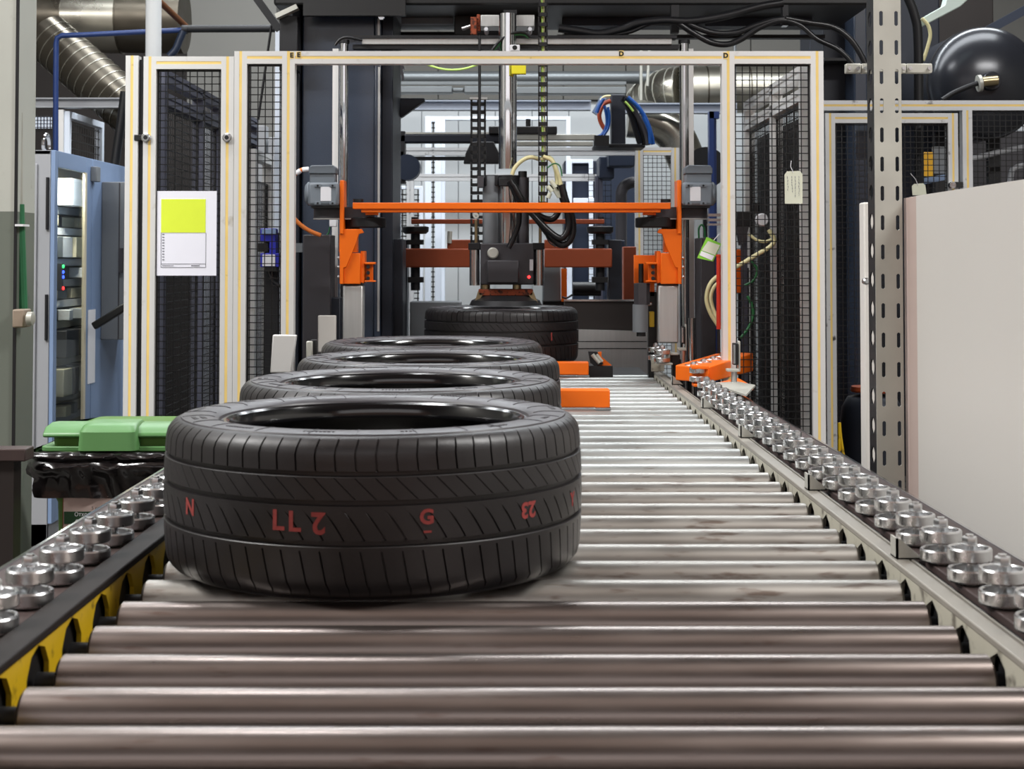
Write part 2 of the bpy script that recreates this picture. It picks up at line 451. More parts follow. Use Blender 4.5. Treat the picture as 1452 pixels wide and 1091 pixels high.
# guide wheel rails on both sides
wheel = MB().lathe([(0.0245, 0.0005), (0.0285, 0.0), (0.03, 0.0022), (0.03, 0.0158), (0.0285, 0.018), (0.0255, 0.018), (0.0245, 0.0165), (0.0240, 0.0085), (0.014, 0.0075), (0.0125, 0.0125), (0.006, 0.0125), (0.006, 0.0), (0.0245, 0.0005)], seg=32, close=False)
wheel_me = make_mesh(wheel, angle=30); wheel_me.materials.append(M['zinc'])
bolt = MB().lathe([(0.0055, -0.052), (0.0055, 0.0), (0.0, 0.0)], seg=10)
bolt.lathe([(0.0, -0.014), (0.0095, -0.014), (0.0105, -0.012), (0.0105, -0.005), (0.0095, -0.003), (0.0055, -0.003)], seg=6)
bolt.lathe([(0.0, -0.0145), (0.0115, -0.0145), (0.0115, -0.0130), (0.0, -0.0130)], seg=16)
bolt_me = make_mesh(bolt); bolt_me.materials.append(M['zinc'])
def guide_rail(name, label, xs, xw, y0, y1, mbase):
    t = thing(name, label, 'guide rail', ((xs[0]+xs[1])/2, (y0+y1)/2, 0.80), 'wheel guide rails')
    b = MB().box(xs[0], y0, 0.800, xs[1], y1, 0.815)
    part('base_strip', b, mbase, t, bevel=0.002)
    e = xs[1] if xw > 0 else xs[0]
    part('outer_lip', MB().box(e - 0.003, y0, 0.806, e + 0.003, y1, 0.8175), M['steel'], t)
    part('support_web', MB().box(min(xs) + 0.045, y0, 0.55, min(xs) + 0.06, y1, 0.80), M['dark'], t)
    y = y1 - 0.06; n = 0
    while y > y0 + 0.02:
        for z in (0.8185, 0.8465):
            o = link('guide_wheel', wheel_me, None, t, (xw - t.location.x, y - t.location.y, z - t.location.z))
        link('axle_bolt', bolt_me, None, t, (xw - t.location.x, y - t.location.y, 0.882 - t.location.z))
        y -= 0.135
    return t
guide_rail('guide_rail', 'row of small zinc wheels beside the beige enclosure', (0.614, 0.752), 0.630, 1.55, 4.80, M['railmaroon'])
guide_rail('guide_rail', 'row of small zinc wheels beside the green bin', (-0.726, -0.584), -0.612, 1.50, 4.80, M['railmaroon'])

# ------------------------------------------------------------------ tyres
TW = 0.225; TC = TW / 2
def rt(u):
    return 0.317 - 0.0035 * (u / 0.085) ** 2
side = [(0.085, 0.3135), (0.094, 0.3112), (0.1, 0.3072), (0.1052, 0.3022), (0.1078, 0.2965), (0.1085, 0.2925), (0.1105, 0.2915), (0.1118, 0.282), (0.1124, 0.272), (0.1125, 0.262), (0.1118, 0.251), (0.1092, 0.242), (0.1052, 0.2365), (0.1008, 0.2345), (0.1006, 0.2315), (0.1035, 0.2295), (0.1035, 0.2262), (0.1005, 0.2215), (0.094, 0.2185), (0.085, 0.2165), (0.079, 0.2165)]
inner = [(0.079, 0.2205), (0.085, 0.2265), (0.094, 0.239), (0.098, 0.258), (0.094, 0.28), (0.08, 0.297), (0.05, 0.304), (0.0, 0.306)]
def build_tyre():
    NP = 72; fr = [0.0, 0.012, 0.088, 0.10, 0.38, 0.69]
    rows = []                                   # (r, z, sipe depth, shear in pitches, two deep columns?)
    top = [(TC + u, r) for u, r in reversed(side[1:6])]
    for z, r in top: rows.append((r, z, {0.2165: 0.002}.get(round(z, 4), 0.004 if z < 0.2175 else 0.0015 if z < 0.2195 else 0.0), -0.25 * (0.2 - z) / 0.03, 1))
    for z in (0.1975, 0.187, 0.1772): rows.append((rt(abs(z-TC)), z, 0.005, 0.10 * (0.2 - z) / 0.03, 1))
    for z, d in ((0.1765, 0), (0.1758, .007), (0.1702, .007), (0.1695, 0.0012), (0.1685, 0)):
        rows.append((rt(abs(z-TC)) - d, z, 0, 0.1, 0))
    for z in (0.168, 0.160, 0.152, 0.145, 0.1392): rows.append((rt(abs(z-TC)), z, 0.0012, (0.168 - z) / 0.03 * 1.1, 2))
    for z, d in ((0.1385, 0), (0.1378, .007), (0.1312, .007), (0.1305, 0)):
        rows.append((rt(abs(z-TC)) - d, z, 0, 0.5, 0))
    for z in (0.1298, 0.122, 0.114): rows.append((rt(abs(z-TC)), z, 0.0 if z > 0.119 else 0.003, 0.2 + ((0.1298 - z) / 0.045) ** 0.7 * 1.3, 1))
    for z in (0.106, 0.098, 0.091, 0.0855): rows.append((rt(abs(z-TC)), z, 0.0055, 0.2 + ((0.1298 - z) / 0.045) ** 0.7 * 1.3, 1))
    for z, d in ((0.0847, 0), (0.084, .007), (0.0778, .007), (0.0771, 0.0012), (0.076, 0)):
        rows.append((rt(abs(z-TC)) - d, z, 0, 1.3, 0))
    for z in (0.071, 0.0705, 0.058, 0.045, 0.034, 0.0275): rows.append((rt(abs(z-TC)), z, 0.005 if z < 0.0708 else 0, 1.3 + (0.07 - z) / 0.05 * 0.35, 1))
    for u, r in side[1:6]: rows.append((r, TC - u, 0.004 if u < 0.098 else 0.001 if u < .102 else 0, 1.3 + 0.45, 1))
    mb = MB(); nc = NP * len(fr); K = len(rows)
    for r, z, d, sh, mode in rows:
        for c in range(nc):
            p, q = divmod(c, len(fr))
            a = 2 * pi * (p + fr[q] + sh) / NP
            dd = d if (q in (1, 2) and mode == 1) or (q == 1 and mode == 2) else 0.0
            mb.v.append(Vector(((r - dd) * cos(a), (r - dd) * sin(a), z)))
    for k in range(K - 1):
        for c in range(nc):
            c2 = (c + 1) % nc
            mb.f.append((k*nc+c, k*nc+c2, (k+1)*nc+c2, (k+1)*nc+c))
    tread = mb
    sw = MB()
    up = [(r, TC + u) for u, r in side[5:]]
    dn = [(r, TC - u) for u, r in side[5:]]
    cut = 10
    sw.lathe(up[:cut+1], seg=160, close=False); sw.lathe(dn[:cut+1], seg=160, close=False)
    bd_ = MB(); bd_.lathe(up[cut:], seg=160, close=False); bd_.lathe(dn[cut:], seg=160, close=False)
    lin = MB()
    il = [(side[-1][1], TC + side[-1][0])] + [(r, TC + u) for u, r in inner] + [(r, TC - u) for u, r in reversed(inner[:-1])] + [(side[-1][1], TC - side[-1][0])]
    lin.lathe(il, seg=120, close=False)
    mk = MB()
    rnd = random.Random(3)
    for i in range(24):                         # thin moulded ridges across the sidewall
        a = 2 * pi * i / 24 + rnd.uniform(-.05, .05)
        e = Vector((cos(a), sin(a), 0)); t = Vector((-sin(a), cos(a), 0))
        pl = [e * r + Vector((0, 0, z)) for r, z in ((0.290, TC+.1108), (0.282, TC+.1121), (0.272, TC+.1127), (0.262, TC+.1128), (0.252, TC+.1122), (0.243, TC+.1100))]
        for p, q in zip(pl, pl[1:]): mk.bar(p, q, 0.0011, 0.0012)
    for i in range(13):                         # worn moulded marks, too small to read
        a = 2 * pi * i / 13 + 0.1; n = rnd.randint(4, 9)
        for row in range(rnd.choice((1, 2))):
            for j in range(n):
                aa = a + j * 0.021; r = 0.276 - row * 0.012
                e = Vector((cos(aa), sin(aa), 0)); t = Vector((-sin(aa), cos(aa), 0))
                c = e * r + Vector((0, 0, TC + (.1124 if row == 0 else .1126)))
                mk.bar(c - e * 0.0035, c + e * 0.0035, rnd.uniform(.0022, .0042), 0.0012)
    return [make_mesh(x, angle=28) for x in (tread, sw, lin, mk, bd_)]
tread_me, sw_me, lin_me, mk_me, bead_me = build_tyre(); bead_me.materials.append(M['bead'])
tread_me.materials.append(M['rubber']); sw_me.materials.append(M['sidewall']); lin_me.materials.append(M['liner']); mk_me.materials.append(M['sidewall'])
def tyre(label, x, y, z, rot, marks=()):
    t = thing('car_tyre', label, 'tyre', (x, y, z), 'new tyres on the line')
    for n, me in (('tread', tread_me), ('sidewall', sw_me), ('inner_liner', lin_me), ('bead', bead_me), ('moulded_marks', mk_me)):
        o = link(n, me, None, t); o.rotation_euler = (0, 0, rot)
        if n == 'moulded_marks': o['kind'] = 'stuff'
    for s, px, py, h, flip in marks:            # red crayon marks wrapped on the tread
        u = (px - VX) / F
        # intersect the view ray (seen from above) with the tread circle
        dx, dy = u, 1.0; n = sqrt(dx*dx + dy*dy); dx /= n; dy /= n
        bq = dx * x + dy * y; cq = x*x + y*y - 0.3172 ** 2
        k = bq - sqrt(max(0, bq*bq - cq)); hx, hy = dx * k, dy * k
        a0 = atan2(hy - y, hx - x); zc = P(px, py, hy).z - z
        mb = text_mb(s, h / 0.7, 0.0011)
        sub = []
        for v in mb.v:
            vx, vy = (-v.x, -v.y) if flip else (v.x, v.y)
            a = a0 + vx / 0.3172
            zz = zc + vy; r = rt(abs(zz - TC)) + 0.0007
            sub.append(Vector((x + r*cos(a), y + r*sin(a), z + zz)))
        mb.v = sub
        part('crayon_mark', mb, M['mark'], t, smooth=False, label='red crayon mark')
    return t
tyre('large black tyre nearest in the line with red crayon numbers on its tread', -0.206, 2.288, ZR, 0.0,
     (('L', 396, 739, 0.026, False), ('L', 419, 741, 0.026, False), ('2', 453, 741, 0.028, True), ('N', 272, 720, 0.022, False), ('G', 606, 734, 0.019, False), ('_', 607, 747, 0.012, False), ('23', 749, 722, 0.021, True), ('Y', 811, 709, 0.019, False)))
tyre('second black tyre of the row, just behind the red-marked one', -0.2125, 2.93, ZR, 0.7)
tyre('third black tyre of the row, in front of the tyre by the stop blocks', -0.193, 3.57, ZR, 1.9)
tyre('fourth black tyre of the row, farthest of those lying on the rollers', -0.219, 4.222, ZR, 3.0)
tyre('black tyre standing under the gripper head inside the machine', -0.032, 6.1, 0.835, 2.2, (('I', 782, 478, 0.03, False),))

# ------------------------------------------------------------------ orange stop blocks on the rollers
def stop_block(label, px1, Y, x0, h):
    x1 = P(px1, 560, Y).x
    t = thing('stop_block', label, 'stop block', ((x0 + x1) / 2, Y, ZR), 'orange stop blocks on the rollers')
    part('block', MB().box(x0, Y, ZR + 0.006, x1, Y + 0.06, ZR + h), M['orange'], t, bevel=0.004)
    f = MB().box(x0, Y + 0.01, ZR, x1 - 0.05, Y + 0.05, ZR + 0.006).box(x1 - 0.045, Y - 0.006, ZR, x1 + 0.002, Y + 0.03, ZR + 0.006)
    part('foot', f, M['steel'], t)
stop_block('wide orange stop block on the rollers, nearer of the two', 865, 4.51, 0.10, 0.060)
stop_block('small orange stop block on the last roller by the machine', 835, 5.76, 0.13, 0.056)

# ------------------------------------------------------------------ green wheelie bin with liner
BY = 3.40
bl, br_ = P(52, 620, BY).x, -0.742
bt = thing('wheelie_bin', 'green plastic wheelie bin with a closed lid beside the guide wheels', 'bin', ((bl+br_)/2, 3.62, 0))
zr = lambda py, Y=BY: P(720, py, Y).z
def loft(mb, secs):
    """stack of rounded rectangles: (x0, y0, x1, y1, z, corner)"""
    n0 = len(mb.v); per = 20
    for x0, y0, x1, y1, z, c in secs:
        for cx, cy, a0 in ((x1-c, y1-c, 0), (x0+c, y1-c, 90), (x0+c, y0+c, 180), (x1-c, y0+c, 270)):
            for k in range(5):
                a = radians(a0 + 22.5 * k); mb.v.append(Vector((cx + c*cos(a), cy + c*sin(a), z)))
    for s in range(len(secs) - 1):
        for k in range(per):
            k2 = (k+1) % per; a = n0 + s*per; b = a + per
            mb.f.append((a+k, a+k2, b+k2, b+k))
    mb.f.append(tuple(n0 + k for k in range(per-1, -1, -1))); mb.f.append(tuple(n0 + (len(secs)-1)*per + k for k in range(per)))
    return mb
b0 = P(76, 720, BY).x
part('body', loft(MB(), [(b0+0.02, BY+0.03, br_-0.04, 3.78, 0.04, 0.03), (b0, BY+0.006, br_-0.015, 3.83, 0.70, 0.03), (bl-0.01, BY, br_, 3.84, 0.79, 0.03)]), M['greend'], bt)
lid = thing
lidp = part('lid', loft(MB(), [(bl+0.006, BY+0.004, br_, 3.84, zr(641), .02), (bl+0.006, BY+0.004, br_, 3.84, zr(634), .02)]), M['green'], bt, bevel=0.002)
part('lid_recess', loft(MB(), [(bl+0.03, BY+0.02, br_, 3.83, zr(636), .02), (bl+0.028, BY+0.02, br_, 3.83, zr(619), .02)]), M['greend'], lidp)
lt = [(BY+0.002, zr(621)), (BY+0.002, zr(616)), (BY+0.022, zr(607)), (BY+0.07, zr(601)-.004), (BY+0.12, zr(598)-.012), (3.82, zr(598)-.055), (3.84, zr(621)-.006)]
part('lid_top', MB().prism([(bl+0.012, y, z) for y, z in lt], (br_ - bl - 0.012, 0, 0)), M['green'], lidp, bevel=0.008)
ba, bb = P(114, 620, BY).x, P(195, 620, BY).x
part('lid_grip', loft(MB(), [(ba-0.003, BY-0.022, bb+0.003, BY+0.1, zr(638), .016), (ba, BY-0.020, bb, BY+0.1, zr(612), .016), (ba+0.004, BY-0.008, bb-0.004, BY+0.1, zr(604), .02), (ba+0.01, BY+0.02, bb-0.01, BY+0.1, zr(601), .02)]), M['green'], lidp)
for y in (3.80,):
    for xx in (bl + 0.06, br_ - 0.1):
        part('wheel', MB().cyl((xx, y, 0.05), (xx + 0.04, y, 0.05), 0.05), M['black'], bt)
# printed notice on the bin body
lx0, lx1 = P(89, 730, BY).x, -0.80
plate = part('notice', MB().box(lx0, BY-0.002, 0.52, lx1, BY+0.004, zr(704)), M['pink'], bt, label='pale printed notice plate')
part('notice_band', MB().box(lx0+0.004, BY-0.0035, zr(743), lx1, BY-0.0015, zr(725.5)), M['dgreen'], plate)
part('notice_border', MB().box(lx0+0.0005, BY-0.0035, 0.52, lx0+0.002, BY-0.0015, zr(704)), M['brown'], plate)
for s, px, py, h, m in (('5 класс', 141, 721, 4.4, 'blackink'), ('Отходы', 120, 730, 5.5, 'white'), ('для сбора', 124, 739, 5.0, 'white')):
    part('lettering', text_front(s, px, py, BY - 0.004, h), M[m], plate, smooth=False)
# liner hanging over the rim
liner = MB()
rnd = random.Random(5)
NS = 150
ph = [(rnd.uniform(0, 6.28), rnd.choice((9, 14, 23, 31, 47)), rnd.uniform(.3, 1)) for _ in range(9)]
levels = [(zr(640), .018, .002), (zr(643.5), .030, .003), (zr(648), .031, .004), (zr(652), .022, .004), (zr(657), .030, .005), (zr(661), .033, .006), (zr(666), .030, .008), (zr(672), .018, .009), (zr(680), -.004, .007), (zr(690), -.018, .006), (zr(699), -.030, .005), (zr(706), -.035, .004)]
x0, y0, x1, y1 = bl, BY, br_ - 0.02, 3.845
def rim(t):
    """point and outward normal on the rounded rectangle of the bin rim"""
    c = 0.03; w, h = x1 - x0 - 2*c, y1 - y0 - 2*c; q = c * pi / 2; L = 2*(w + h) + 4*q; d = t * L
    for ox, oy, dx, dy, n, cx, cy in ((x0+c, y0, 1, 0, (0, -1), x1-c, y0+c), (x1, y0+c, 0, 1, (1, 0), x1-c, y1-c), (x1-c, y1, -1, 0, (0, 1), x0+c, y1-c), (x0, y1-c, 0, -1, (-1, 0), x0+c, y0+c)):
        l = w if dx else h
        if d <= l: return Vector((ox + dx*d, oy + dy*d, 0)), Vector((*n, 0))
        d -= l
        if d <= q:
            a = atan2(n[1], n[0]) + d / c; nn = Vector((cos(a), sin(a), 0))
            return Vector((cx, cy, 0)) + nn * c, nn
        d -= q
    return Vector((x0+c, y0, 0)), Vector((0, -1, 0))
for zi, (z, o, amp) in enumerate(levels):
    for k in range(NS):
        t = k / NS; p, n = rim(t)
        f = sum(a * sin(p0 + w * 6.28 * t + zi * 0.55 * (1 if i % 2 else -1)) for i, (p0, w, a) in enumerate(ph)) / 2.2
        oo = max(o, 0.007) if abs(n.y) > .5 else o * (0.6 if n.x > .5 else 1)
        q = p + n * (oo + amp * f * (0.4 if n.x > .5 else 1)); liner.v.append(Vector((q.x, q.y, z + 0.3 * amp * sin(11 * 6.28 * t + zi))))
for i in range(len(levels) - 1):
    for k in range(NS):
        k2 = (k + 1) % NS; liner.f.append((i*NS+k, i*NS+k2, (i+1)*NS+k2, (i+1)*NS+k))
lo = solo('bin_liner', liner, M['bag'], 'shiny black plastic liner folded over the rim of the green bin', 'bin bag', angle=60)

# ------------------------------------------------------------------ conduit and junction box on the pillar, dark bench
c = MB()
c.tube([P(28, 160, 3.94), P(28, 290, 3.94)], 0.008)
t = thing('conduit', 'thin vertical pipe on the two-tone pillar, its lower half green', 'pipe', tuple(P(29, 440, 3.885)))
part('grey_run', c, M['galv'], t)
part('green_run', MB().tube([P(28, 290, 3.94), P(30, 350, 3.94), P(33, 440, 3.94)], 0.012), M['green_pipe'], t, label='green length')
part('tie', MB().fb(21, 318, 33, 321, 3.89, 0.05), M['white'], t)
t = thing('junction_box', 'small tan junction box on the pillar below the green pipe', 'junction box', tuple(P(27, 466, 3.87)))
part('box', MB().fb(17, 439, 34, 465, 3.87, 0.06), M['junction'], t, bevel=0.004)
part('gland', MB().lathe([(0.012, 0), (0.018, 0.003), (0.018, 0.016), (0.01, 0.02)], c=P(38, 452, 3.87) , axis='x', seg=14), M['galv'], t)
t = thing('side_table', 'dark box with a thin grey top against the pillar', 'table', tuple(P(8, 800, 3.3).xy) + (0,))
xa, xb = P(-60, 700, 3.3).x, P(33, 700, 3.3).x
part('table_top', MB().box(xa, 3.3, P(0, 655, 3.3).z, xb + 0.004, 3.36, P(0, 637, 3.3).z), M['railmaroon'], t, bevel=0.003)
part('body', MB().box(xa, 3.31, 0, xb - 0.025, 3.36, P(0, 655, 3.3).z), M['brownpanel'], t)

# ------------------------------------------------------------------ electrical cabinet with a glazed door
CX = -1.996
cabt = thing('electrical_cabinet', 'blue-grey electrical cabinet with a glazed door behind the green bin', 'cabinet', (CX - 0.3, 7.3, 0))
ztop = P(75, 213, 6.5).z
Yn, Yf = 6.5, 8.3
yA, yB = PX(82, 300, CX).y, PX(122.5, 300, CX).y
seam = PX(131, 250, CX).y
shell = MB().box(CX-0.6, Yn, 0.0, CX-0.02, Yn+0.02, ztop).box(CX-0.6, Yn, ztop-0.02, CX-0.02, Yf, ztop).box(CX-0.6, Yf-0.02, 0, CX-0.02, Yf, ztop).box(CX-0.6, Yn, 0, CX-0.58, Yf, ztop).box(CX-0.6, Yn, 0, CX-0.02, Yf, 0.1)
part('body', shell, M['lightgrey'], cabt, bevel=0.003)
for z0, z1, y0 in ((0.25, ztop - 0.06, 0),):
    part('end_panel', MB().box(CX-0.42, Yn-0.012, z0, CX-0.075, Yn, z1), M['lightgrey'], cabt, bevel=0.004)
zg0, zg1 = 0.42, PX(82, 237, CX).z
d1 = MB()
d1.box(CX-0.018, Yn, 0.1, CX, yA, ztop).box(CX-0.018, yB, 0.1, CX, seam-0.004, ztop).box(CX-0.018, yA, zg1, CX, yB, ztop).box(CX-0.018, yA, 0.1, CX, yB, zg0)
dd = part('door', d1, M['bluegrey'], cabt, bevel=0.002, label='blue-grey door with a tall glass pane')
part('pane', MB().box(CX-0.012, yA, zg0, CX-0.008, yB, zg1), M['glass'], dd)
part('gasket', MB().box(CX-0.01, yB-0.03, zg0, CX+0.002, yB+0.002, zg1), M['cream'], dd)
d2 = part('door', MB().box(CX-0.018, seam+0.004, 0.1, CX, Yf, ztop), M['bluegrey'], cabt, bevel=0.002)
part('latch', MB().box(CX, seam-0.03, PX(132, 258, CX).z, CX+0.03, seam+0.035, PX(132, 237, CX).z), M['hmi'], cabt, bevel=0.003)
part('hinge', MB().cyl((CX-0.03, Yn-0.006, ztop-0.35), (CX-0.03, Yn-0.006, ztop-0.12), 0.007).cyl((CX-0.03, Yn-0.006, 0.9), (CX-0.03, Yn-0.006, 1.1), 0.007), M['dark'], cabt)
part('back_plate', MB().box(CX-0.27, Yn+0.03, 0.12, CX-0.25, Yf-0.1, ztop-0.03), M['cream'], cabt)
# the gear behind the pane, one block each
rnd = random.Random(11)
z = zg1 - 0.02
while z > 0.5:
    h = rnd.choice((0.05, 0.07, 0.10, 0.13))
    y = yA + 0.02
    while y < 7.8:
        w = rnd.choice((0.07, 0.1, 0.15, 0.22)); dp = rnd.uniform(0.05, 0.16)
        part('switchgear', MB().box(CX-0.25, y, z-h, CX-0.25+dp, y+w-0.012, z), M[rnd.choice(('cream', 'cream', 'white', 'hmi', 'box', 'black', 'lightgrey', 'box'))], cabt, bevel=0.003)
        y += w
    part('wire_duct', MB().box(CX-0.25, yA, z-h-0.04, CX-0.17, 7.8, z-h-0.006), M[rnd.choice(('lightgrey', 'cream', 'white'))], cabt)
    z -= h + 0.05
for k, (py, m) in enumerate(((378, 'ledg'), (386, 'ledb'), (393, 'ledb'), (409, 'ledr'))):
    c = PX(89, py, CX - 0.1)
    part('indicator_lamp', MB().lathe([(0.0, 0.0), (0.008, 0.0), (0.008, 0.005), (0.0, 0.009)], c=c, axis='x', seg=10), M[m], cabt)
    if k == 0: part('lamp_bar', MB().box(c.x-0.145, c.y-0.014, PX(89, 412, CX-0.1).z, c.x-0.001, c.y+0.014, PX(89, 374, CX-0.1).z), M['box'], cabt)
ci = bpy.data.lights.new('cabinet_lamp', 'AREA'); ci.energy = 10.0; ci.size = 0.12; ci.color = (1, 0.95, 0.8)
cio = bpy.data.objects.new('cabinet_lamp', ci); COL.objects.link(cio); cio.location = (CX - 0.07, (yA+yB)/2 + 0.15, ztop - 0.03)

# operator console on the cabinet door
ct = thing('operator_console', 'grey operator console box mounted on the cabinet door', 'control panel', (CX + 0.1, 7.45, PX(144, 482, CX).z))
yc0 = PX(144, 300, CX).y
zt, zb_ = P(158, 258, yc0).z, P(158, 482, yc0).z
part('housing', MB().prism([(CX, yc0, zb_), (CX+0.20, yc0, zb_), (CX+0.20, yc0, zt-0.01), (CX+0.19, yc0, zt), (CX, yc0, zt)], (0, 0.34, 0)), M['hmi'], ct, bevel=0.004)
part('lid_seam', MB().box(CX+0.085, yc0-0.004, zb_+0.005, CX+0.09, yc0, zt-0.005), M['box'], ct)
part('clip', MB().fb(168, 352, 173, 387, yc0-0.02, 0.03), M['box'], ct)
hp = [P(133, 464, 7.0), P(140, 459, 7.0), P(174, 437, 7.0), P(190, 426, 7.0)]
part('swing_handle', MB().bar(P(133, 463, 7.0), P(186, 430, 7.0), 0.045, 0.035), M['black'], ct, bevel=0.006)
solo('door_notice', MB().box(CX+0.001, PX(124, 480, CX).y, PX(124, 545, CX).z, CX+0.004, PX(134, 480, CX).y, PX(124, 440, CX).z), M['white'], 'narrow white card on the cabinet door under the console handle', 'card')
# grey trunking at the corner between pillar and cabinet
solo('lifting_eye', MB().tube([PX(66, 205, CX-.1) + Vector((0, 0.045*cos(a), 0.0 + 0.045*sin(a))) for a in [2*pi*k/16 for k in range(17)]], 0.010, 8), M['steel'], 'steel lifting eye on top of the blue-grey cabinet', 'lifting eye')

# ------------------------------------------------------------------ beige enclosure and slotted upright
EX = 0.885
et = thing('machine_enclosure', 'tall beige metal enclosure with a rounded edge beside the conveyor', 'enclosure', (EX + 0.3, 2.7, 0))
ye = PX(1300, 400, EX).y; ye2 = PX(1281.5, 400, EX).y
zt = PX(1300, 277, EX).z
part('body', MB().box(EX + 0.004, 1.2, 0.02, EX + 0.6, ye2, zt), M['cabinet'], et, bevel=0.008)
part('front_panel', MB().box(EX, 1.2, 0.02, EX + 0.004, ye, zt - 0.001), M['cabinet'], et)
part('edge_trim', MB().box(EX + 0.0005, ye, 0.02, EX + 0.004, ye2 - 0.004, zt - 0.002), M['pink'], et, label='pale pink edge trim')

UY = 3.30
ux0, ux1 = P(1241, 300, UY).x, P(1279.5, 300, UY).x
ut = thing('slotted_upright', 'tall galvanised angle post punched with slots beside the beige enclosure', 'post', (ux0, UY, 0))
sp = 41.6 * UY / F
def slotted(mb, a0, a1, slots, z0, z1, pz, fn, sw, sl):
    """plate between a0 and a1 with columns of slots at the given centres; fn maps (a, z, side) to a point"""
    edges = [a0]
    for s in slots: edges += [s - sw/2, s + sw/2]
    edges.append(a1)
    th = 0.003
    def rect(p, q, za, zb):
        mb.quadbox([fn(p, za, 0), fn(q, za, 0), fn(q, za, th), fn(p, za, th), fn(p, zb, 0), fn(q, zb, 0), fn(q, zb, th), fn(p, zb, th)])
    for i in range(0, len(edges), 2): rect(edges[i], edges[i+1], z0, z1)
    n = int((z1 - z0) / pz) + 1
    for i in range(1, len(edges) - 1, 2):
        p, q = edges[i], edges[i+1]
        zc = pz; last = z0
        k = 0
        while True:
            zc = z0 + pz * (k + 0.5)
            if zc + sl/2 > z1: break
            rect(p, q, last, zc - sl/2)
            h = sw * 0.32
            for (za, sgn) in ((zc - sl/2, 1), (zc + sl/2, -1)):
                for (e, sg) in ((p, 1), (q, -1)):
                    tri = [fn(e, za, 0), fn(e + sg*h, za, 0), fn(e, za + sgn*h, 0)]
                    d = Vector(fn(e, za, th)) - Vector(fn(e, za, 0))
                    mb.prism(tri, d)
            last = zc + sl/2; k += 1
        rect(p, q, last, z1)
z0u = P(0, 150, UY).z
off = (z0u - sp * 0.5) % sp
f1 = MB(); slotted(f1, ux0, ux1, (P(1251.5, 300, UY).x, P(1273, 300, UY).x), off - sp * 0 , 2.7, sp, lambda a, z, s: (a, UY + s, z), 0.0083, 0.0335)
part('face_flange', f1, M['galv'], ut, smooth=False)
part('foot_plate', MB().box(ux0 - 0.02, UY - 0.02, 0, ux1, UY + 0.1, off), M['galv'], ut)
f2 = MB(); slotted(f2, UY + 0.004, UY + 0.066, (UY + 0.036,), off + sp*0.05, 2.7, sp, lambda a, z, s: (ux0 + s, a, z), 0.034, 0.0345)
part('side_flange', f2, M['dark'], ut, smooth=False)
# slim white duct just behind the upright, seen through its slots
solo('white_cover_strip', MB().box(P(1225.5, 400, 3.75).x, 3.75, 0, P(1241, 400, 3.75).x, 3.80, P(1230, 287, 3.75).z), M['cabinet'], 'slim white upright strip just behind the slotted post', 'cover strip', bevel=0.004)
solo('latch_pin', MB().lathe([(0.005, 0), (0.009, 0.004), (0.009, 0.02), (0.004, 0.03)], c=P(1229.5, 399, 3.72), axis='y', seg=12), M['zinc'], 'small zinc latch on the slim white strip', 'latch')
cl = thing('pipe_clamp', 'bolted galvanised clamp strip crossing behind the slotted post', 'clamp', tuple(P(1260, 97, 3.42)))
for a, b in ((1200, 1221), (1222, 1243), (1277, 1285), (1286, 1322)):
    s_ = part('clamp_plate', MB().fb(a, 90, b, 103.5, 3.40, 0.02), M['galv'], cl, bevel=0.002)
    for q in ((a+4.5, b-4.5) if b - a > 12 else ((a+b)/2,)):
        part('bolt_head', MB().lathe([(0, -0.005), (0.0045, -0.005), (0.0045, 0.0), (0, 0.0)], c=P(q, 97, 3.40), axis='y', seg=6), M['zinc'], s_)
part('carrier_bar', MB().fb(1200, 93, 1322, 101, 3.41, 0.015), M['galv'], cl)

# ------------------------------------------------------------------ aluminium guard fences with wire mesh
PW = 0.045
def member(parent, name, a, b, face, m='alu', strip=True, w=PW):
    """profile bar from a to b (centre line); face is the direction the yellow slot strip looks in"""
    a, b, f = Vector(a), Vector(b), Vector(face)
    mb = MB(); d = (b - a).normalized(); s = d.cross(f).normalized()
    h = w / 2; g = 0.005; dp = 0.006
    # two lips and a core leave a slot along the face
    for o0, o1 in ((-h, -g), (g, h)):
        mb.quadbox([a + s*o0 - f*h, a + s*o1 - f*h, a + s*o1 + f*h, a + s*o0 + f*h, b + s*o0 - f*h, b + s*o1 - f*h, b + s*o1 + f*h, b + s*o0 + f*h])
    mb.quadbox([a - s*g - f*h, a + s*g - f*h, a + s*g + f*(h-dp), a - s*g + f*(h-dp), b - s*g - f*h, b + s*g - f*h, b + s*g + f*(h-dp), b - s*g + f*(h-dp)])
    o = part(name, mb, M[m], parent, smooth=False)
    if strip:
        st = MB().quadbox([a - s*g + f*(h-dp), a + s*g + f*(h-dp), a + s*g + f*(h-.0008), a - s*g + f*(h-.0008), b - s*g + f*(h-dp), b + s*g + f*(h-dp), b + s*g + f*(h-.0008), b - s*g + f*(h-.0008)])
        part('slot_strip', st, M['yel'], o, smooth=False)
    return o
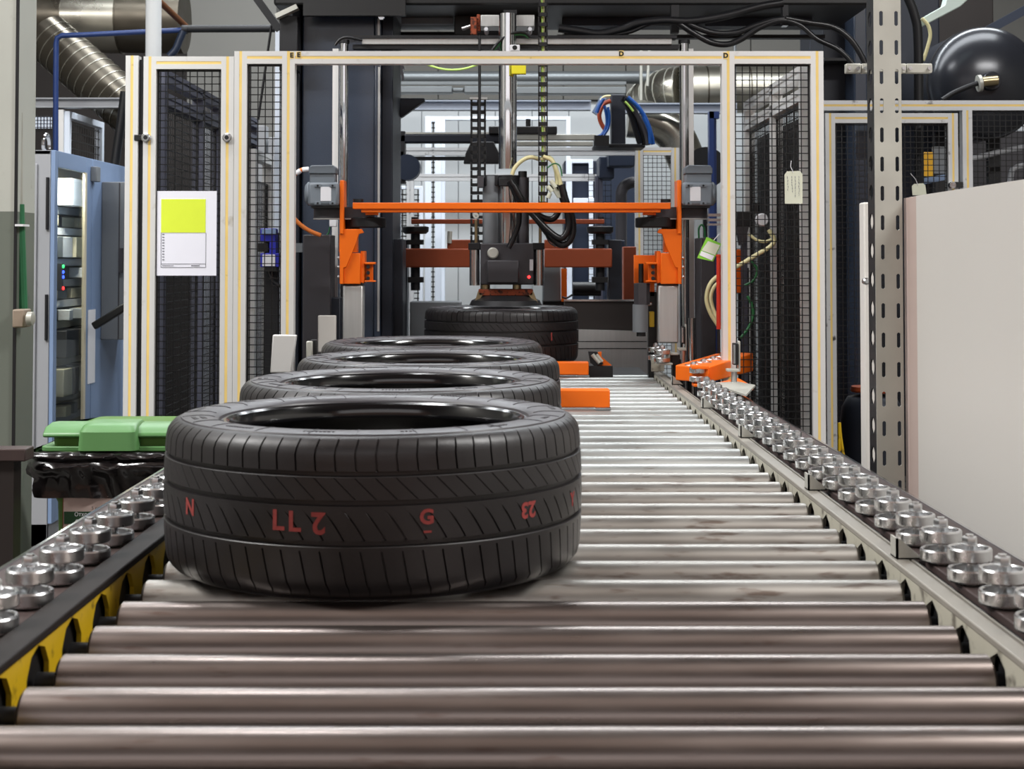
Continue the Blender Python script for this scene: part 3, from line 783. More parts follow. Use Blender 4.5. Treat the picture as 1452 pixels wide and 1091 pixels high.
def wire_mesh(parent, a, b, z0, z1, pitch=0.0262, w=0.0032, m='wire', rim=True):
    """square welded mesh on the vertical plane through a and b"""
    a, b = Vector((a[0], a[1], 0)), Vector((b[0], b[1], 0)); L = (b - a).length; d = (b - a).normalized(); n = d.cross(Vector((0, 0, 1)))
    mb = MB(); k = int(L / pitch)
    off = (L - k * pitch) / 2
    for i in range(k + 1):
        p = a + d * (off + i * pitch); mb.bar(p + Vector((0, 0, z0)), p + Vector((0, 0, z1)), w, w, up=n)
    z = z0 + pitch / 2
    while z < z1:
        mb.bar(a + n * w * 0.8 + Vector((0, 0, z)), b + n * w * 0.8 + Vector((0, 0, z)), w, w); z += pitch
    part('wire_mesh', mb, M[m], parent, smooth=False, stuff=True)
    if rim:
        r = MB(); t = 0.008
        for p in (a, b): r.bar(p + Vector((0, 0, z0)), p + Vector((0, 0, z1)), t, t, up=n)
        for zz in (z0, z1): r.bar(a + Vector((0, 0, zz)), b + Vector((0, 0, zz)), t, t)
        part('mesh_seal', r, M['black'], parent, smooth=False)
FY = 5.25; FC = FY + PW / 2
xs = lambda px, Y=FY: P(px, 300, Y).x
zf = lambda py, Y=FY: P(720, py, Y).z
ZT = zf(72.5); ZG = zf(80)
fwd = (0, -1, 0)
# portal around the conveyor
pt = thing('guard_portal', 'aluminium portal frame with mesh sides that spans the conveyor', 'safety fence', (xs(720), FC, 0))
xB, xC, xD, xE = xs(340), xs(408), xs(1033.5), xs(1160)
for x in (xB, xC, xD, xE): member(pt, 'post', (x, FC, 0.0), (x, FC, ZT), fwd)
def beam(parent, x0, x1, zt, Y=FC, face=fwd, m='alu', name='beam'):
    return member(parent, name, (x0 + PW/2, Y, zt - PW/2), (x1 - PW/2, Y, zt - PW/2), face, m)
for a, b in ((xB, xC), (xC, xD), (xD, xE)):
    beam(pt, a, b, ZT)
for a, b in ((xB, xC), (xD, xE)):
    beam(pt, a, b, 0.20)
    wire_mesh(pt, (a + PW/2 + .003, FC), (b - PW/2 - .003, FC), 0.205, ZT - PW - 0.003)
for s, px, py in (('E', 413.5, 78.5), ('E', 423.5, 78), ('D', 881, 76.5), ('D', 1029, 79)):
    pl = part('letter_tag', MB().fb(px-3.4, py-4.8, px+3.4, py+4.8, FY - 0.0008, 0.0006), M['yel'], pt)
    part('lettering', text_front(s, px, py, FY - 0.0016, 6.5, 0.0012), M['blackink'], pl, smooth=False)
part('end_cap', MB().fb(723, 63.5, 737, 72, FY, 0.04), M['white'], pt, bevel=0.002)
part('cap_hole', MB().lathe([(0.0, -0.001), (0.0085, -0.001), (0.0085, 0.0), (0, 0)], c=P(730, 67.5, FY), axis='y', seg=16), M['blackink'], pt)
# guard door beside it
gt = thing('guard_door_leaf', 'narrow mesh guard door with the white notice hung on it', 'gate', (xs(266), FC, 0.05))
xg0, xg1 = xs(211), xs(321.5)
for x in (xg0, xg1): member(gt, 'stile', (x, FC, 0.05), (x, FC, ZG), fwd)
beam(gt, xg0, xg1, ZG, name='rail'); beam(gt, xg0, xg1, 0.16, name='rail')
wire_mesh(gt, (xg0 + PW/2 + .003, FC), (xg1 - PW/2 - .003, FC), 0.165, ZG - PW - 0.003)
for px in (207.5, 322.5):
    c = P(px, 195.5, FY)
    lk = part('lock', MB().lathe([(0.0, -0.014), (0.012, -0.014), (0.0165, -0.010), (0.0165, 0.0), (0.0, 0.0)], c=c, axis='y', seg=20), M['zinc'], gt)
    part('key_slot', MB().lathe([(0.0055, -0.0152), (0.0075, -0.0152), (0.0075, -0.0138), (0.0055, -0.0138)], c=c, axis='y', seg=14), M['dark'], lk)
gp = thing('guard_post', 'single aluminium post with a black hinge strip beside the mesh guard door', 'post', (xs(185.5), FC, 0))
member(gp, 'post', (xs(185.5), FC, 0), (xs(185.5), FC, ZG + 0.003), fwd)
part('hinge_strip', MB().box(xs(195.2), FY + 0.012, 0.05, xs(202.2), FY + 0.03, ZG - 0.01), M['dark'], gp)
part('hinge_clip', MB().fb(190, 191, 203, 199.5, FY - 0.004, 0.02), M['black'], gp, bevel=0.002)
# notice on the door
nY = FY - 0.006 + 0.02
nt = thing('notice_sheet', 'white paper notice with a lime printed block hung on the mesh door', 'notice', tuple(P(265, 391, nY)))
sh = part('sheet', MB().fb(222.5, 271, 307, 391, FY + 0.008, 0.0012), M['paper'], nt)
a = P(222.5, 271, nY)
part('lime_block', MB().fb(228.5, 282.5, 291.5, 330, FY + 0.0068, 0.001), M['lime'], sh)
g = MB()
for x0, y0, x1, y1 in ((228, 330, 228.5, 379), (291.5, 330, 292, 379), (228, 379, 292, 379.5), (228, 374, 292, 374.5), (230, 376.5, 246, 377.2), (271, 376.3, 283, 377.5)): g.fb(x0, y0, x1, y1, FY + 0.0069, 0.0008)
for k in range(10): g.fb(230, 331.8 + 4*k, 233, 333 + 4*k, FY + 0.0069, 0.0008)
part('printed_lines', g, M['ink'], sh, smooth=False)

# fence running back along the far side of the press
def side_fence(name, label, x, face, ys, zt, m, double=True):
    t = thing(name, label, 'safety fence', (x, sum(ys)/len(ys), 0))
    for y in ys: member(t, 'post', (x, y, 0), (x, y, zt), face, m, strip=False)
    for za in ([zt, zt - 0.085] if double else [zt]):
        member(t, 'beam', (x, ys[0] + PW/2, za - PW/2), (x, ys[-1] - PW/2, za - PW/2), face, m, strip=False)
    for a, b in zip(ys, ys[1:]):
        wire_mesh(t, (x, a + PW/2), (x, b - PW/2), 0.15, zt - 0.14, pitch=0.03, w=0.003)
    return t
sx = xE - 0.02
side_fence('side_guard', 'pale aluminium side fence seen receding through the portal mesh', sx, (-1, 0, 0), [PX(1144, 300, sx).y, PX(1101, 300, sx).y, PX(1063, 300, sx).y], P(0, 96, 5.42).z, 'alu')
sl_ = xs(185.5) + 0.06
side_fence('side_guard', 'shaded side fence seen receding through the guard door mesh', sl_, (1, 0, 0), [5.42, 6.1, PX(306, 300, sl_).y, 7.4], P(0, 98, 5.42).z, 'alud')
side_fence('side_guard', 'short pale fence end seen through the narrow mesh beside the press column', -1.16, (1, 0, 0), [PX(356, 300, -1.16).y, PX(372, 300, -1.16).y + .15], 1.75, 'alu', double=False)
# worn fence farther back on the side of the enclosure
RY = 6.75; RC = RY + PW/2
rf = thing('rear_guard', 'scuffed aluminium fence with a mesh door below the black tank', 'safety fence', (xs(1310, RY), RC, 0))
zr1, zr2 = zf(142.5, RY), zf(160.5, RY)
xr = [xs(1162, RY), xs(1373, RY), xs(1560, RY)]
for x, zz in zip(xr, (zr1, zr1 - PW, zr1)): member(rf, 'post', (x, RC, 0), (x, RC, zz), fwd, 'aluw')
member(rf, 'beam', (xr[0] + PW/2, RC - 0.0, zr1 - PW/2), (xr[2], RC - 0.0, zr1 - PW/2), fwd, 'aluw')
wire_mesh(rf, (xr[1] + PW/2, RC), (xr[2] - PW/2, RC), 0.2, zr1 - PW, pitch=0.0262)
rd = thing('rear_guard_door', 'scuffed mesh door with a cream tag in the fence below the tank', 'gate', (xs(1260, RY), RC, 0.05))
xq0, xq1 = xs(1178, RY), xs(1352.5, RY)
for x in (xq0, xq1): member(rd, 'stile', (x, RC, 0.05), (x, RC, zr2), fwd, 'aluw')
member(rd, 'rail', (xq0 + PW/2, RC, zr2 - PW/2), (xq1 - PW/2, RC, zr2 - PW/2), fwd, 'aluw')
wire_mesh(rd, (xq0 + PW/2, RC), (xq1 - PW/2, RC), 0.1, zr2 - PW)
part('lock', MB().lathe([(0, -0.02), (0.014, -0.02), (0.018, -0.012), (0.018, 0), (0, 0)], c=P(1349.5, 263, RY), axis='y', seg=16), M['zinc'], rd)
part('hinge_clip', MB().fb(1353, 258, 1366, 266, RY - 0.012, 0.03), M['black'], rd)
# paper tags
def paper_tag(label, pts, Y, m, hole, string):
    t = thing('paper_tag', label, 'tag', tuple(P(*pts[0], Y)))
    part('card', MB().prism([P(x, y, Y) for x, y in pts], (0, 0.0012, 0)), M[m], t, smooth=False)
    if string: part('string', MB().tube([P(*q, Y - 0.003) for q in string], 0.0012, 6), M['white'], t)
    return t
t = paper_tag('cream handwritten tag tied to the portal mesh', [(1113, 289), (1112.5, 248), (1116, 243), (1134, 242.5), (1138, 247), (1138, 289)], FY - 0.004, 'tag', None, [(1125, 245), (1121, 236), (1122, 228)])
g = MB()
rnd = random.Random(2)
for c_ in (1117, 1123, 1127.5, 1133):
    y = 250
    while y < rnd.uniform(268, 282):
        l = rnd.uniform(1.5, 4); g.bar(P(c_ + rnd.uniform(-.7, .7), y, FY - 0.0048), P(c_ + rnd.uniform(-.7, .7), y + l, FY - 0.0048), 0.0016, 0.0006); y += l + 1.2
part('handwriting', g, M['ink'], t, smooth=False, stuff=True)
paper_tag('small cream tag tied to the scuffed mesh door', [(1294, 277), (1293, 264), (1296, 261), (1309, 260), (1312, 263), (1314, 277)], RY - 0.01, 'tag', None, [(1302, 263), (1298, 254), (1291, 246)])

# ------------------------------------------------------------------ press: column, overhead frame, guide rods
KY = 6.40
kt = thing('press_column', 'massive dark navy steel column of the press behind the orange tower', 'machine column', (xs(480, KY), KY + 0.3, 0))
zt = P(480, 10, KY).z + 0.35
part('column_body', MB().fb(427, -40, 532, 700, KY, 0.45).box(P(427, 0, KY).x, KY, 0, P(532, 0, KY).x, KY + .45, 0.4), M['navy'], kt, bevel=0.008)
part('side_flange', MB().box(P(416, 0, KY).x, KY - 0.03, 0, P(427, 0, KY).x, KY + 0.5, zt), M['inkblue'], kt, bevel=0.004)
part('side_flange', MB().box(P(532, 0, KY).x, KY - 0.015, 0, P(541, 0, KY).x, KY + 0.5, zt), M['navy'], kt, bevel=0.004)
part('inner_flange', MB().box(P(541, 0, KY).x, KY + 0.02, 0, P(557, 0, KY).x, KY + 0.5, zt), M['inkblue'], kt, bevel=0.004)
part('wear_strip', MB().fb(535.5, 95, 538.5, 470, KY - 0.02, 0.01).fb(535.5, 26, 538.5, 50, KY - 0.02, 0.01), M['brushed'], kt)
part('corner_block', MB().fb(396, 22, 422, 100, KY - 0.12, 0.1), M['dark'], kt, bevel=0.004)
part('corner_cap', MB().bar(P(392, 24, KY - .14), P(422, 10, KY - .14), 0.05, 0.02), M['galv'], kt)
for px, py in ((437, 15), (541, 25)):
    part('bolt_head', MB().lathe([(0, -0.02), (0.013, -0.02), (0.013, 0), (0, 0)], c=P(px, py, KY - 0.12), axis='y', seg=6), M['steel'], kt)
part('column_foot', MB().fb(405, 560, 565, 720, KY - 0.05, 0.6).box(xs(405, KY), KY - .05, 0, xs(565, KY), KY + .55, .1), M['dark'], kt)

ot = thing('press_crossbeam', 'black overhead crown of the press above the guard portal', 'machine frame', (xs(800, 6.3), 6.5, P(720, 8, 6.26).z))
part('crown_beam', MB().fb(388, -90, 1236, 7, 6.26, 0.7), M['black'], ot, bevel=0.01)
part('crown_plate', MB().fb(430, -80, 575, 22, 6.24, 0.03), M['black'], ot)
part('cover_plate', MB().fb(569, 7, 643, 34, 6.6, 0.02), M['hmi'], ot, bevel=0.003)
part('cover_plate', MB().fb(797, 7, 962, 36, 6.6, 0.02), M['inkblue'], ot, bevel=0.003)
part('cover_plate', MB().fb(1000, 10, 1152, 37, 6.6, 0.02), M['inkblue'], ot, bevel=0.003)
part('lower_tie', MB().fb(560, 45, 690, 50, 6.9, 0.05), M['black'], ot)
part('lower_tie', MB().fb(790, 49, 1170, 54, 6.9, 0.05), M['black'], ot)
part('hanger', MB().fb(952, 7, 963, 46, 6.24, 0.05), M['dark'], ot)
part('hanger', MB().fb(1110, 7, 1118, 32, 6.24, 0.05), M['dark'], ot)
part('hanger_nut', MB().fb(1110, 33, 1118, 36, 6.24, 0.05), M['steel'], ot)
part('motor_block', MB().fb(644, 7, 775, 50, 6.55, 0.3), M['black'], ot, bevel=0.005)
part('machined_block', MB().fb(681.5, 21, 758, 37.5, 6.2, 0.12), M['brushed'], ot, bevel=0.003)
part('block_bracket', MB().fb(714, 14, 733, 32, 6.17, 0.03), M['dark'], ot)
for px in (689.5, 751.5):
    part('tube_end', MB().lathe([(0, -0.006), (0.008, -0.006), (0.0095, 0.0), (0.0095, 0.1), (0, 0.1)], c=P(px, 41.5, 6.2), axis='y', seg=16), M['white'], ot)
part('valve', MB().fb(667, 24, 676, 49, 6.2, 0.06).fb(676, 20, 681, 44, 6.22, 0.05), M['rust'], ot, bevel=0.003)
part('valve_fitting', MB().cyl(P(655, 41, 6.2), P(667, 37, 6.2), 0.008), M['zinc'], ot)

# right-hand post of the press behind the slotted upright
rp = thing('press_post', 'dark steel post with a glossy edge behind the slotted upright', 'machine column', (xs(1220, 7.0), 7.2, 0))
part('post_body', MB().box(xs(1168, 7.2), 7.2, 0, xs(1238, 7.2), 7.5, 2.6), M['inkblue'], rp, bevel=0.006)
part('glossy_edge', MB().box(xs(1213, 7.0), 7.0, 0, xs(1231, 7.0), 7.2, 2.6), M['navy'], rp, bevel=0.006)
part('tie_plate', MB().box(xs(1168, 7.1), 7.05, P(0, 88, 7.1).z, xs(1205, 7.1), 7.2, P(0, 84, 7.1).z), M['dark'], rp)
dpx = thing('riser_pipe', 'thick dark riser pipe between the slotted upright and the black tank', 'pipe', (xs(1300, 7.0), 7.0, 0))
part('pipe', MB().tube(smooth_path([(xs(1303, 7.0), 7.0, 0), P(1303, 200, 7.0), P(1302, 60, 7.0), P(1297, 22, 7.0), P(1285, -10, 7.0)]), 0.022, 14), M['dark'], dpx)

# lift frame: crossbar and polished guide rods
LY = 6.15
lf = thing('lift_frame', 'polished guide rods joined by a long grey crossbar across the machine', 'lift frame', (xs(724, LY), LY, 0))
part('crossbar', MB().fb(513, 54, 953, 63, LY - 0.03, 0.05), M['brushed'], lf, bevel=0.003)
part('crossbar_cover', MB().fb(500, 50, 960, 54, LY - 0.04, 0.07).fb(500, 63, 963, 69, LY - 0.02, 0.05), M['dark'], lf)
for x, r, m, l in ((488, 0.0178, 'chrome', 'mirror polished rod'), (970, 0.0195, 'steel', 'steel rod')):
    o = part('guide_rod', MB().cyl((xs(x, LY), LY, 0.3), P(x, 62, LY), r, 28), M[m], lf, label=l)
    part('rod_clamp', MB().cyl(P(x, 62, LY), P(x, 57, LY), r * 1.25, 20), M['dark'], o)
for x0, x1 in ((470, 478.5), (977.5, 985)):
    part('guide_strip', MB().box(xs(x0, LY), LY + 0.02, 0.3, xs(x1, LY), LY + 0.04, P(0, 68, LY).z), M['alu'], lf)
def cable(name, label, pts, r, m, cat='cable', n=6, Y=None, group=None):
    q = [P(*p[:2], p[2] if len(p) > 2 else Y) for p in pts]
    return solo(name, MB().tube(smooth_path(q, n), r, 8), m if not isinstance(m, str) else M[m], label, cat, group=group, loc=tuple(q[0]), angle=60)
cable('rod_cable', 'dark cable looped over the end of the crossbar by the navy column', [(475, 64), (482, 56), (493, 53), (514, 57)], 0.006, 'hose', Y=LY - 0.06)
cable('crossbar_cable', 'green and dark cable arched over the middle of the crossbar', [(700, 71), (712, 58), (727, 50), (742, 49), (750, 54)], 0.005, 'cable_grn', Y=LY - 0.07)
cable('crossbar_cable', 'black cable arched just above the green one on the crossbar', [(698, 71), (711, 56), (727, 47), (743, 46), (752, 53)], 0.006, 'hose', Y=LY - 0.08)

# centring towers with orange housings and gear motors
def tower(name, label, mir, top):
    X = (lambda p: 1448.0 - p) if mir else (lambda p: p)
    Y = 5.72
    t = thing(name, label, 'centring tower', (xs(X(501), Y), Y + 0.04, 0), 'centring towers')
    fbx = lambda a, b, c, d, YY, dp: MB().fb(X(a), b, X(c), d, YY, dp)
    poly = lambda pts, YY, dp: MB().prism([P(X(a), b, YY) for a, b in pts], (0, dp, 0))
    cb = 487 if mir else 560
    part('column', MB().box(min(xs(X(486.5), Y), xs(X(515), Y)), Y, P(0, cb, Y).z, max(xs(X(486.5), Y), xs(X(515), Y)), Y + 0.075, P(0, 405, Y).z), M['brushed'], t, bevel=0.006)
    part('column_collar', fbx(486, 401, 514, 406, Y + 0.004, 0.06), M['dark'], t)
    h = part('housing', fbx(487, 359, 511, 403, Y - 0.01, 0.09), M['orange'], t, bevel=0.003)
    part('housing_side', MB().fb(X(511), 356, X(517), 402, Y + 0.005, 0.08), M['orange'], h, bevel=0.003)
    part('gusset_plate', poly([(481.5, 332), (485, 325), (513, 325), (516, 330), (509, 332), (505, 345), (491, 379), (487, 380), (487, 403), (481.5, 403)], Y - 0.022, 0.014), M['orange'], h, bevel=0.002)
    part('gusset_backing', fbx(481, 332, 506, 358, Y + 0.0, 0.06), M['orange'], h)
    for yb in (366, 379, 393):
        part('side_bolt', MB().cyl(P(X(481), yb, Y + 0.02), P(X(478.5), yb, Y + 0.02), 0.006, 8), M['zinc'], h)
    br = part('arm_bracket', MB().fb(X(517), 373, X(529), 400, Y + 0.03, 0.012).fb(X(517), 372, X(532), 375, Y - 0.01, 0.05).fb(X(517), 398, X(532), 400, Y - 0.01, 0.05), M['orange'], t, bevel=0.002)
    for yb in (378.5, 387, 395):
        part('socket_bolt', MB().cyl(P(X(522), yb, Y + 0.03), P(X(522), yb, Y - 0.005), 0.0075, 10), M['black'], br)
    # motor carrier strip, pulleys and belt guard
    part('motor_strip', fbx(481.5, 255.5, 487.5, 332, Y - 0.03, 0.10), M['orange'], t, bevel=0.003)
    part('spindle', MB().cyl(P(X(500), 326, Y + 0.04), P(X(500), 306, Y + 0.04), 0.028), M['dark'], t)
    c1, c2 = P(X(458), 302, Y + 0.03), P(X(522), 302, Y + 0.03)
    bg = MB(); R1, hh = 0.036, 16 * Y / F
    pts = []
    s1 = -1 if c1.x < c2.x else 1
    for k in range(9):
        a = pi/2 + pi * k / 8; pts.append(c1 + Vector((-s1 * 1 * cos(a) * R1 if False else cos(a) * R1 * (1 if s1 < 0 else -1), sin(a) * R1, 0)))
    for k in range(9):
        a = -pi/2 + pi * k / 8; pts.append(c2 + Vector((cos(a) * R1 * 0.6 * (1 if s1 < 0 else -1), sin(a) * R1 * 0.6, 0)))
    bg.prism([p + Vector((0, 0, -hh/2)) for p in pts], (0, 0, hh))
    gd = part('belt_guard', bg, M['box'], t, angle=30)
    lip = MB(); lip.prism([p + (p - (c1 + c2)/2) * 0.015 + Vector((0, 0, -hh/2 - 0.004)) for p in pts], (0, 0, 0.004))
    part('guard_lip', lip, M['brushed'], gd)
    part('pulley', MB().lathe([(0, -0.022), (0.075, -0.022), (0.078, -0.019), (0.078, 0.014), (0.07, 0.018), (0, 0.018)], c=P(X(519), 315, Y + 0.06), seg=32), M['dark'], t)
    part('arm_tongue', fbx(518, 300.5, 536, 305, Y - 0.025, 0.03), M['orange'], t, bevel=0.002)
    # gear motor
    m = part('motor_body', fbx(436, 258, 480.5, 292, Y - 0.05, 0.10), M['grey'], t, bevel=0.012)
    part('motor_end', MB().lathe([(0, -0.012), (0.034, -0.010), (0.046, 0.0), (0.046, 0.03)], c=P(X(437), 275, Y), axis='x', seg=24) if mir is False else MB().lathe([(0.046, -0.03), (0.046, 0.0), (0.034, 0.010), (0, 0.012)], c=P(X(437), 275, Y), axis='x', seg=24), M['grey'], m)
    tb = part('terminal_box', fbx(439, 246.5, 475, 259, Y - 0.04, 0.08), M['grey'], m, bevel=0.003)
    part('terminal_lid', poly([(437.5, 246.3), (437.5, 239), (441, 234.5), (472, 234), (476, 238), (476, 246.3)], Y - 0.046, 0.092), M['grey'], m, bevel=0.003)
    part('name_plate', fbx(454.5, 265, 469.5, 285, Y - 0.0515, 0.003), M['white'], m)
    for a, b in ((446, 261), (467, 261), (446, 286), (467, 286)):
        part('mounting_lug', fbx(a, b, a + 9, b + 4.5, Y - 0.054, 0.01), M['grey'], m, bevel=0.001)
        part('lug_bolt', MB().cyl(P(X(a + 4.5), b + 2.3, Y - 0.053), P(X(a + 4.5), b + 2.3, Y - 0.058), 0.004, 8), M['black'], m)
    part('motor_flange', fbx(441, 291.5, 481, 295, Y - 0.04, 0.08), M['black'], t)
    return t
tower('centring_tower', 'orange centring tower with a grey gear motor in front of the navy column', False, 0)
tower('centring_tower', 'orange centring tower with a grey gear motor beside the green tag', True, 0)
TY = 5.66
tb = thing('tie_bar', 'long bright orange tie bar linking the two gear motor towers', 'bar', tuple(P(724, 303, TY)))
part('bar', MB().fb(500, 287.5, 951, 296.5, TY, 0.045).fb(512, 296.5, 937, 301.5, TY + 0.008, 0.03), M['orange'], tb, bevel=0.002)
for px in (508, 944): part('end_bolt', MB().cyl(P(px, 287, TY + 0.02), P(px, 282.5, TY + 0.02), 0.02, 12), M['black'], tb)

# station bed and stainless apron
st = thing('station_bed', 'dark machine bed that carries the tyre under the gripper', 'machine bed', (0, 6.2, 0))
part('bed', MB().box(-0.50, 5.93, 0.55, 0.56, 6.39, 0.79), M['dark'], st, bevel=0.005)
part('lower_gripper', MB().lathe([(0, 0.79), (0.15, 0.79), (0.15, 0.815), (0.22, 0.815), (0.22, 0.835), (0, 0.835)], c=(-0.032, 6.1, 0), seg=32), M['dark'], st)
for x in (-0.45, 0.45): part('leg', MB().box(x-.04, 6.0, 0, x+.04, 6.35, 0.55), M['dark'], st)
part('bed_front', MB().box(-0.50, 5.90, 0.5, 0.545, 5.93, 0.775), M['inkblue'], st)
ap = thing('steel_apron', 'brushed steel apron panel behind the stop blocks, darker along its top', 'panel', (0.35, 6.75, 0))
part('upper_panel', MB().fb(800, 427, 918, 475, 6.75, 0.03), M['brownpanel'], ap, bevel=0.003)
part('top_edge', MB().fb(800, 425, 918, 427.5, 6.74, 0.05), M['steel'], ap)
q = [P(800 + 118 * k / 8, 467.5 + 3.0 * (k/8) ** 1.5, 6.70) for k in range(9)]
lw = MB()
for a, b in zip(q, q[1:]): lw.prism([a, b, Vector((b.x, 6.70, 0.3)), Vector((a.x, 6.70, 0.3))], (0, 0.04, 0))
lp = part('lower_panel', lw, M['brushed'], ap)
g = MB()
for py in (484, 494): g.fb(802, py, 917, py + 1.2, 6.699, 0.006)
part('panel_groove', g, M['dark'], lp, stuff=True)
part('support', MB().box(P(800, 0, 6.75).x, 6.75, 0, P(918, 0, 6.75).x, 6.8, 0.8), M['dark'], ap)
sb = thing('sensor_wedge', 'small orange wedge with metal fittings on the bed beside the apron', 'sensor bracket', tuple(P(850, 519, 5.85)))
part('wedge', MB().prism([P(848, 500, 5.85), P(853, 499, 5.85), P(853, 506, 5.85), P(867, 518, 5.85), P(867, 519, 5.85), P(846, 519, 5.85)], (0, 0.02, 0)), M['orange'], sb)
part('side_plate', MB().prism([P(834, 498.5, 5.83), P(847, 499, 5.83), P(856, 517, 5.83), P(843, 519, 5.83), P(837, 515, 5.83)], (0, 0.015, 0)), M['dark'], sb)
part('fitting', MB().cyl(P(840, 503, 5.82), P(850, 515, 5.82), 0.008).cyl(P(846, 503, 5.82), P(854, 513, 5.82), 0.006), M['galv'], sb)
part('base', MB().box(P(834, 0, 5.85).x, 5.82, 0.775, P(867, 0, 5.85).x, 5.90, P(0, 518.5, 5.85).z), M['black'], sb)

# gripper head on the central piston
GY = 6.1
gr = thing('gripper_head', 'hydraulic gripper head hanging on a polished piston above the rear tyre', 'gripper', tuple(P(719, 432, GY)))
part('piston_rod', MB().cyl(P(720, 240, GY), P(720, 20, GY), 0.0375, 36), M['chrome'], gr)
part('yellow_stop', MB().fb(725, 88, 746, 105, GY - 0.07, 0.03), M['yellowtape'], gr, bevel=0.003)
part('outer_cylinder', MB().cyl(P(721, 375, GY), P(721, 262, GY), 0.042, 32), M['steel'], gr)
part('cylinder_cap', MB().cyl(P(720, 262, GY), P(720, 249, GY), 0.047, 32), M['dark'], gr)
part('left_sleeve', MB().cyl(P(696, 372, GY), P(696, 250, GY), 0.034, 24), M['hmi'], gr, label='dull grey side sleeve')
part('sleeve_cap', MB().fb(687, 248, 707, 264, GY - 0.03, 0.07), M['dark'], gr, bevel=0.004)
part('right_sleeve', MB().cyl(P(742, 372, GY), P(742, 252, GY), 0.024, 24), M['box'], gr)
part('sleeve_cap', MB().cyl(P(741, 252, GY), P(741, 243, GY), 0.018, 16), M['black'], gr)
part('hose_clamp', MB().fb(707, 252, 726, 264, GY - 0.06, 0.03), M['dark'], gr, bevel=0.003)
hb = part('head_block', MB().fb(681, 345, 757, 404, GY - 0.06, 0.14), M['box'], gr, bevel=0.005)
part('front_block', MB().fb(690.5, 369, 736, 402, GY - 0.10, 0.05), M['box'], gr, bevel=0.006)
part('round_gauge', MB().lathe([(0, -0.012), (0.018, -0.012), (0.023, -0.008), (0.023, 0.0), (0, 0.0)], c=P(699, 359, GY - 0.062), axis='y', seg=24), M['galv'], hb)
for x in (673, 764):
    c_ = part('side_cylinder', MB().cyl(P(x, 405, GY - 0.03), P(x, 353, GY - 0.03), 0.021, 24), M['steel'], gr)
    part('cylinder_head', MB().fb(x - 9, 344.5, x + 8, 354.5, GY - 0.06, 0.06), M['dark'], c_, bevel=0.003)
    part('rod', MB().cyl(P(x + 2, 345, GY - 0.03), P(x + 2, 312, GY - 0.03), 0.0065, 12), M['brass'], c_)
    part('rod_eye', MB().lathe([(0.004, -0.01), (0.012, -0.01), (0.012, 0.01), (0.004, 0.01), (0.004, -0.01)], c=P(x + 2, 306, GY - 0.03), axis='y', seg=16, close=False), M['galv'], c_)
rp_ = part('grip_plate', MB().fb(678.5, 410.5, 756, 419.5, GY - 0.06, 0.14), M['rust'], gr, bevel=0.003)
part('plate_tab', MB().prism([P(678, 413, GY-.06), P(684, 419, GY-.06), P(678, 428, GY-.06), P(672.5, 430, GY-.06)], (0, .1, 0)).prism([P(756, 413, GY-.06), P(763, 430, GY-.06), P(757, 428, GY-.06), P(750, 419, GY-.06)], (0, .1, 0)), M['brass'], rp_)
part('spacer', MB().cyl(P(688, 411, GY), P(688, 403, GY), 0.02).cyl(P(733, 411, GY), P(733, 401, GY), 0.018), M['brass'], hb)
part('chuck_cone', MB().lathe([(0.15, P(0, 433, GY).z), (0.14, P(0, 426, GY).z), (0.10, P(0, 419, GY).z), (0.0, P(0, 419, GY).z)], c=(P(717, 420, GY).x, GY, 0), seg=32), M['dark'], gr)
part('indicator_lamp', MB().lathe([(0, -0.006), (0.005, -0.004), (0.006, 0), (0, 0)], c=P(750, 393, GY - 0.06), axis='y', seg=12), M['ledr'], gr)
part('valve_plate', MB().fb(751, 368, 756, 384, GY - 0.065, 0.01), M['white'], gr)
part('lift_rod', MB().cyl(P(680, 262, GY - 0.05), P(680, 50, GY - 0.05), 0.0058, 12), M['dark'], gr)
part('rod_joint', MB().fb(677, 250, 686, 266, GY - 0.07, 0.05), M['box'], gr, bevel=0.002)
# black hydraulic hoses
hs = [
 ('thick black hose curling from the piston clamp down to the gripper block', [(722, 258), (728, 270), (735, 292), (736, 315), (728, 338), (721, 352)], 0.011),
 ('black hose that runs along the tie bar and loops below it', [(724, 256), (732, 272), (748, 292), (766, 307), (782, 311), (791, 302), (794, 288)], 0.013),
 ('outer black hose of the deep loop below the tie bar', [(728, 264), (742, 288), (763, 312), (785, 340), (800, 347), (811, 334), (811, 310), (802, 285), (796, 262)], 0.015),
 ('inner black hose of the deep loop below the tie bar', [(728, 262), (744, 290), (766, 316), (786, 334), (798, 337), (806, 322), (804, 300), (797, 280)], 0.013),
]
for i, (l, p, r) in enumerate(hs): cable('hydraulic_hose', l, p, r, 'hose', 'hose', Y=GY - 0.12 - 0.03 * i, group='black hoses at the gripper')
cable('thin_wire', 'thin black wire beside the looped hoses', [(770, 322), (778, 342), (788, 350)], 0.003, 'hose', Y=GY - 0.2)
for l, p in (('cream air hose arching from the piston to the cable chain', [(726, 248), (730, 238), (740, 228), (752, 223), (766, 226)]),
             ('cream air hose hanging on the outer side of the cable chain', [(766, 226), (780, 224), (787, 238), (790, 256), (789, 268)]),
             ('second cream air hose hanging beside the cable chain', [(770, 222), (783, 228), (790, 244), (795, 262), (794, 276)])):
    cable('air_hose', l, p, 0.0085, 'hose_cream', 'hose', Y=GY - 0.08 if 'arch' in l else GY - 0.14 if 'second' in l else GY - 0.10, group='cream hoses by the chain')
cable('green_wire', 'thin green wire by the cream hoses', [(776, 238), (786, 232), (794, 236), (797, 250)], 0.003, 'cable_grn', Y=GY - 0.17)
cf = thing('connector_bundle', 'bundle of pale pneumatic connectors hanging by the cable chain', 'connectors', tuple(P(785, 285, GY - 0.14)))
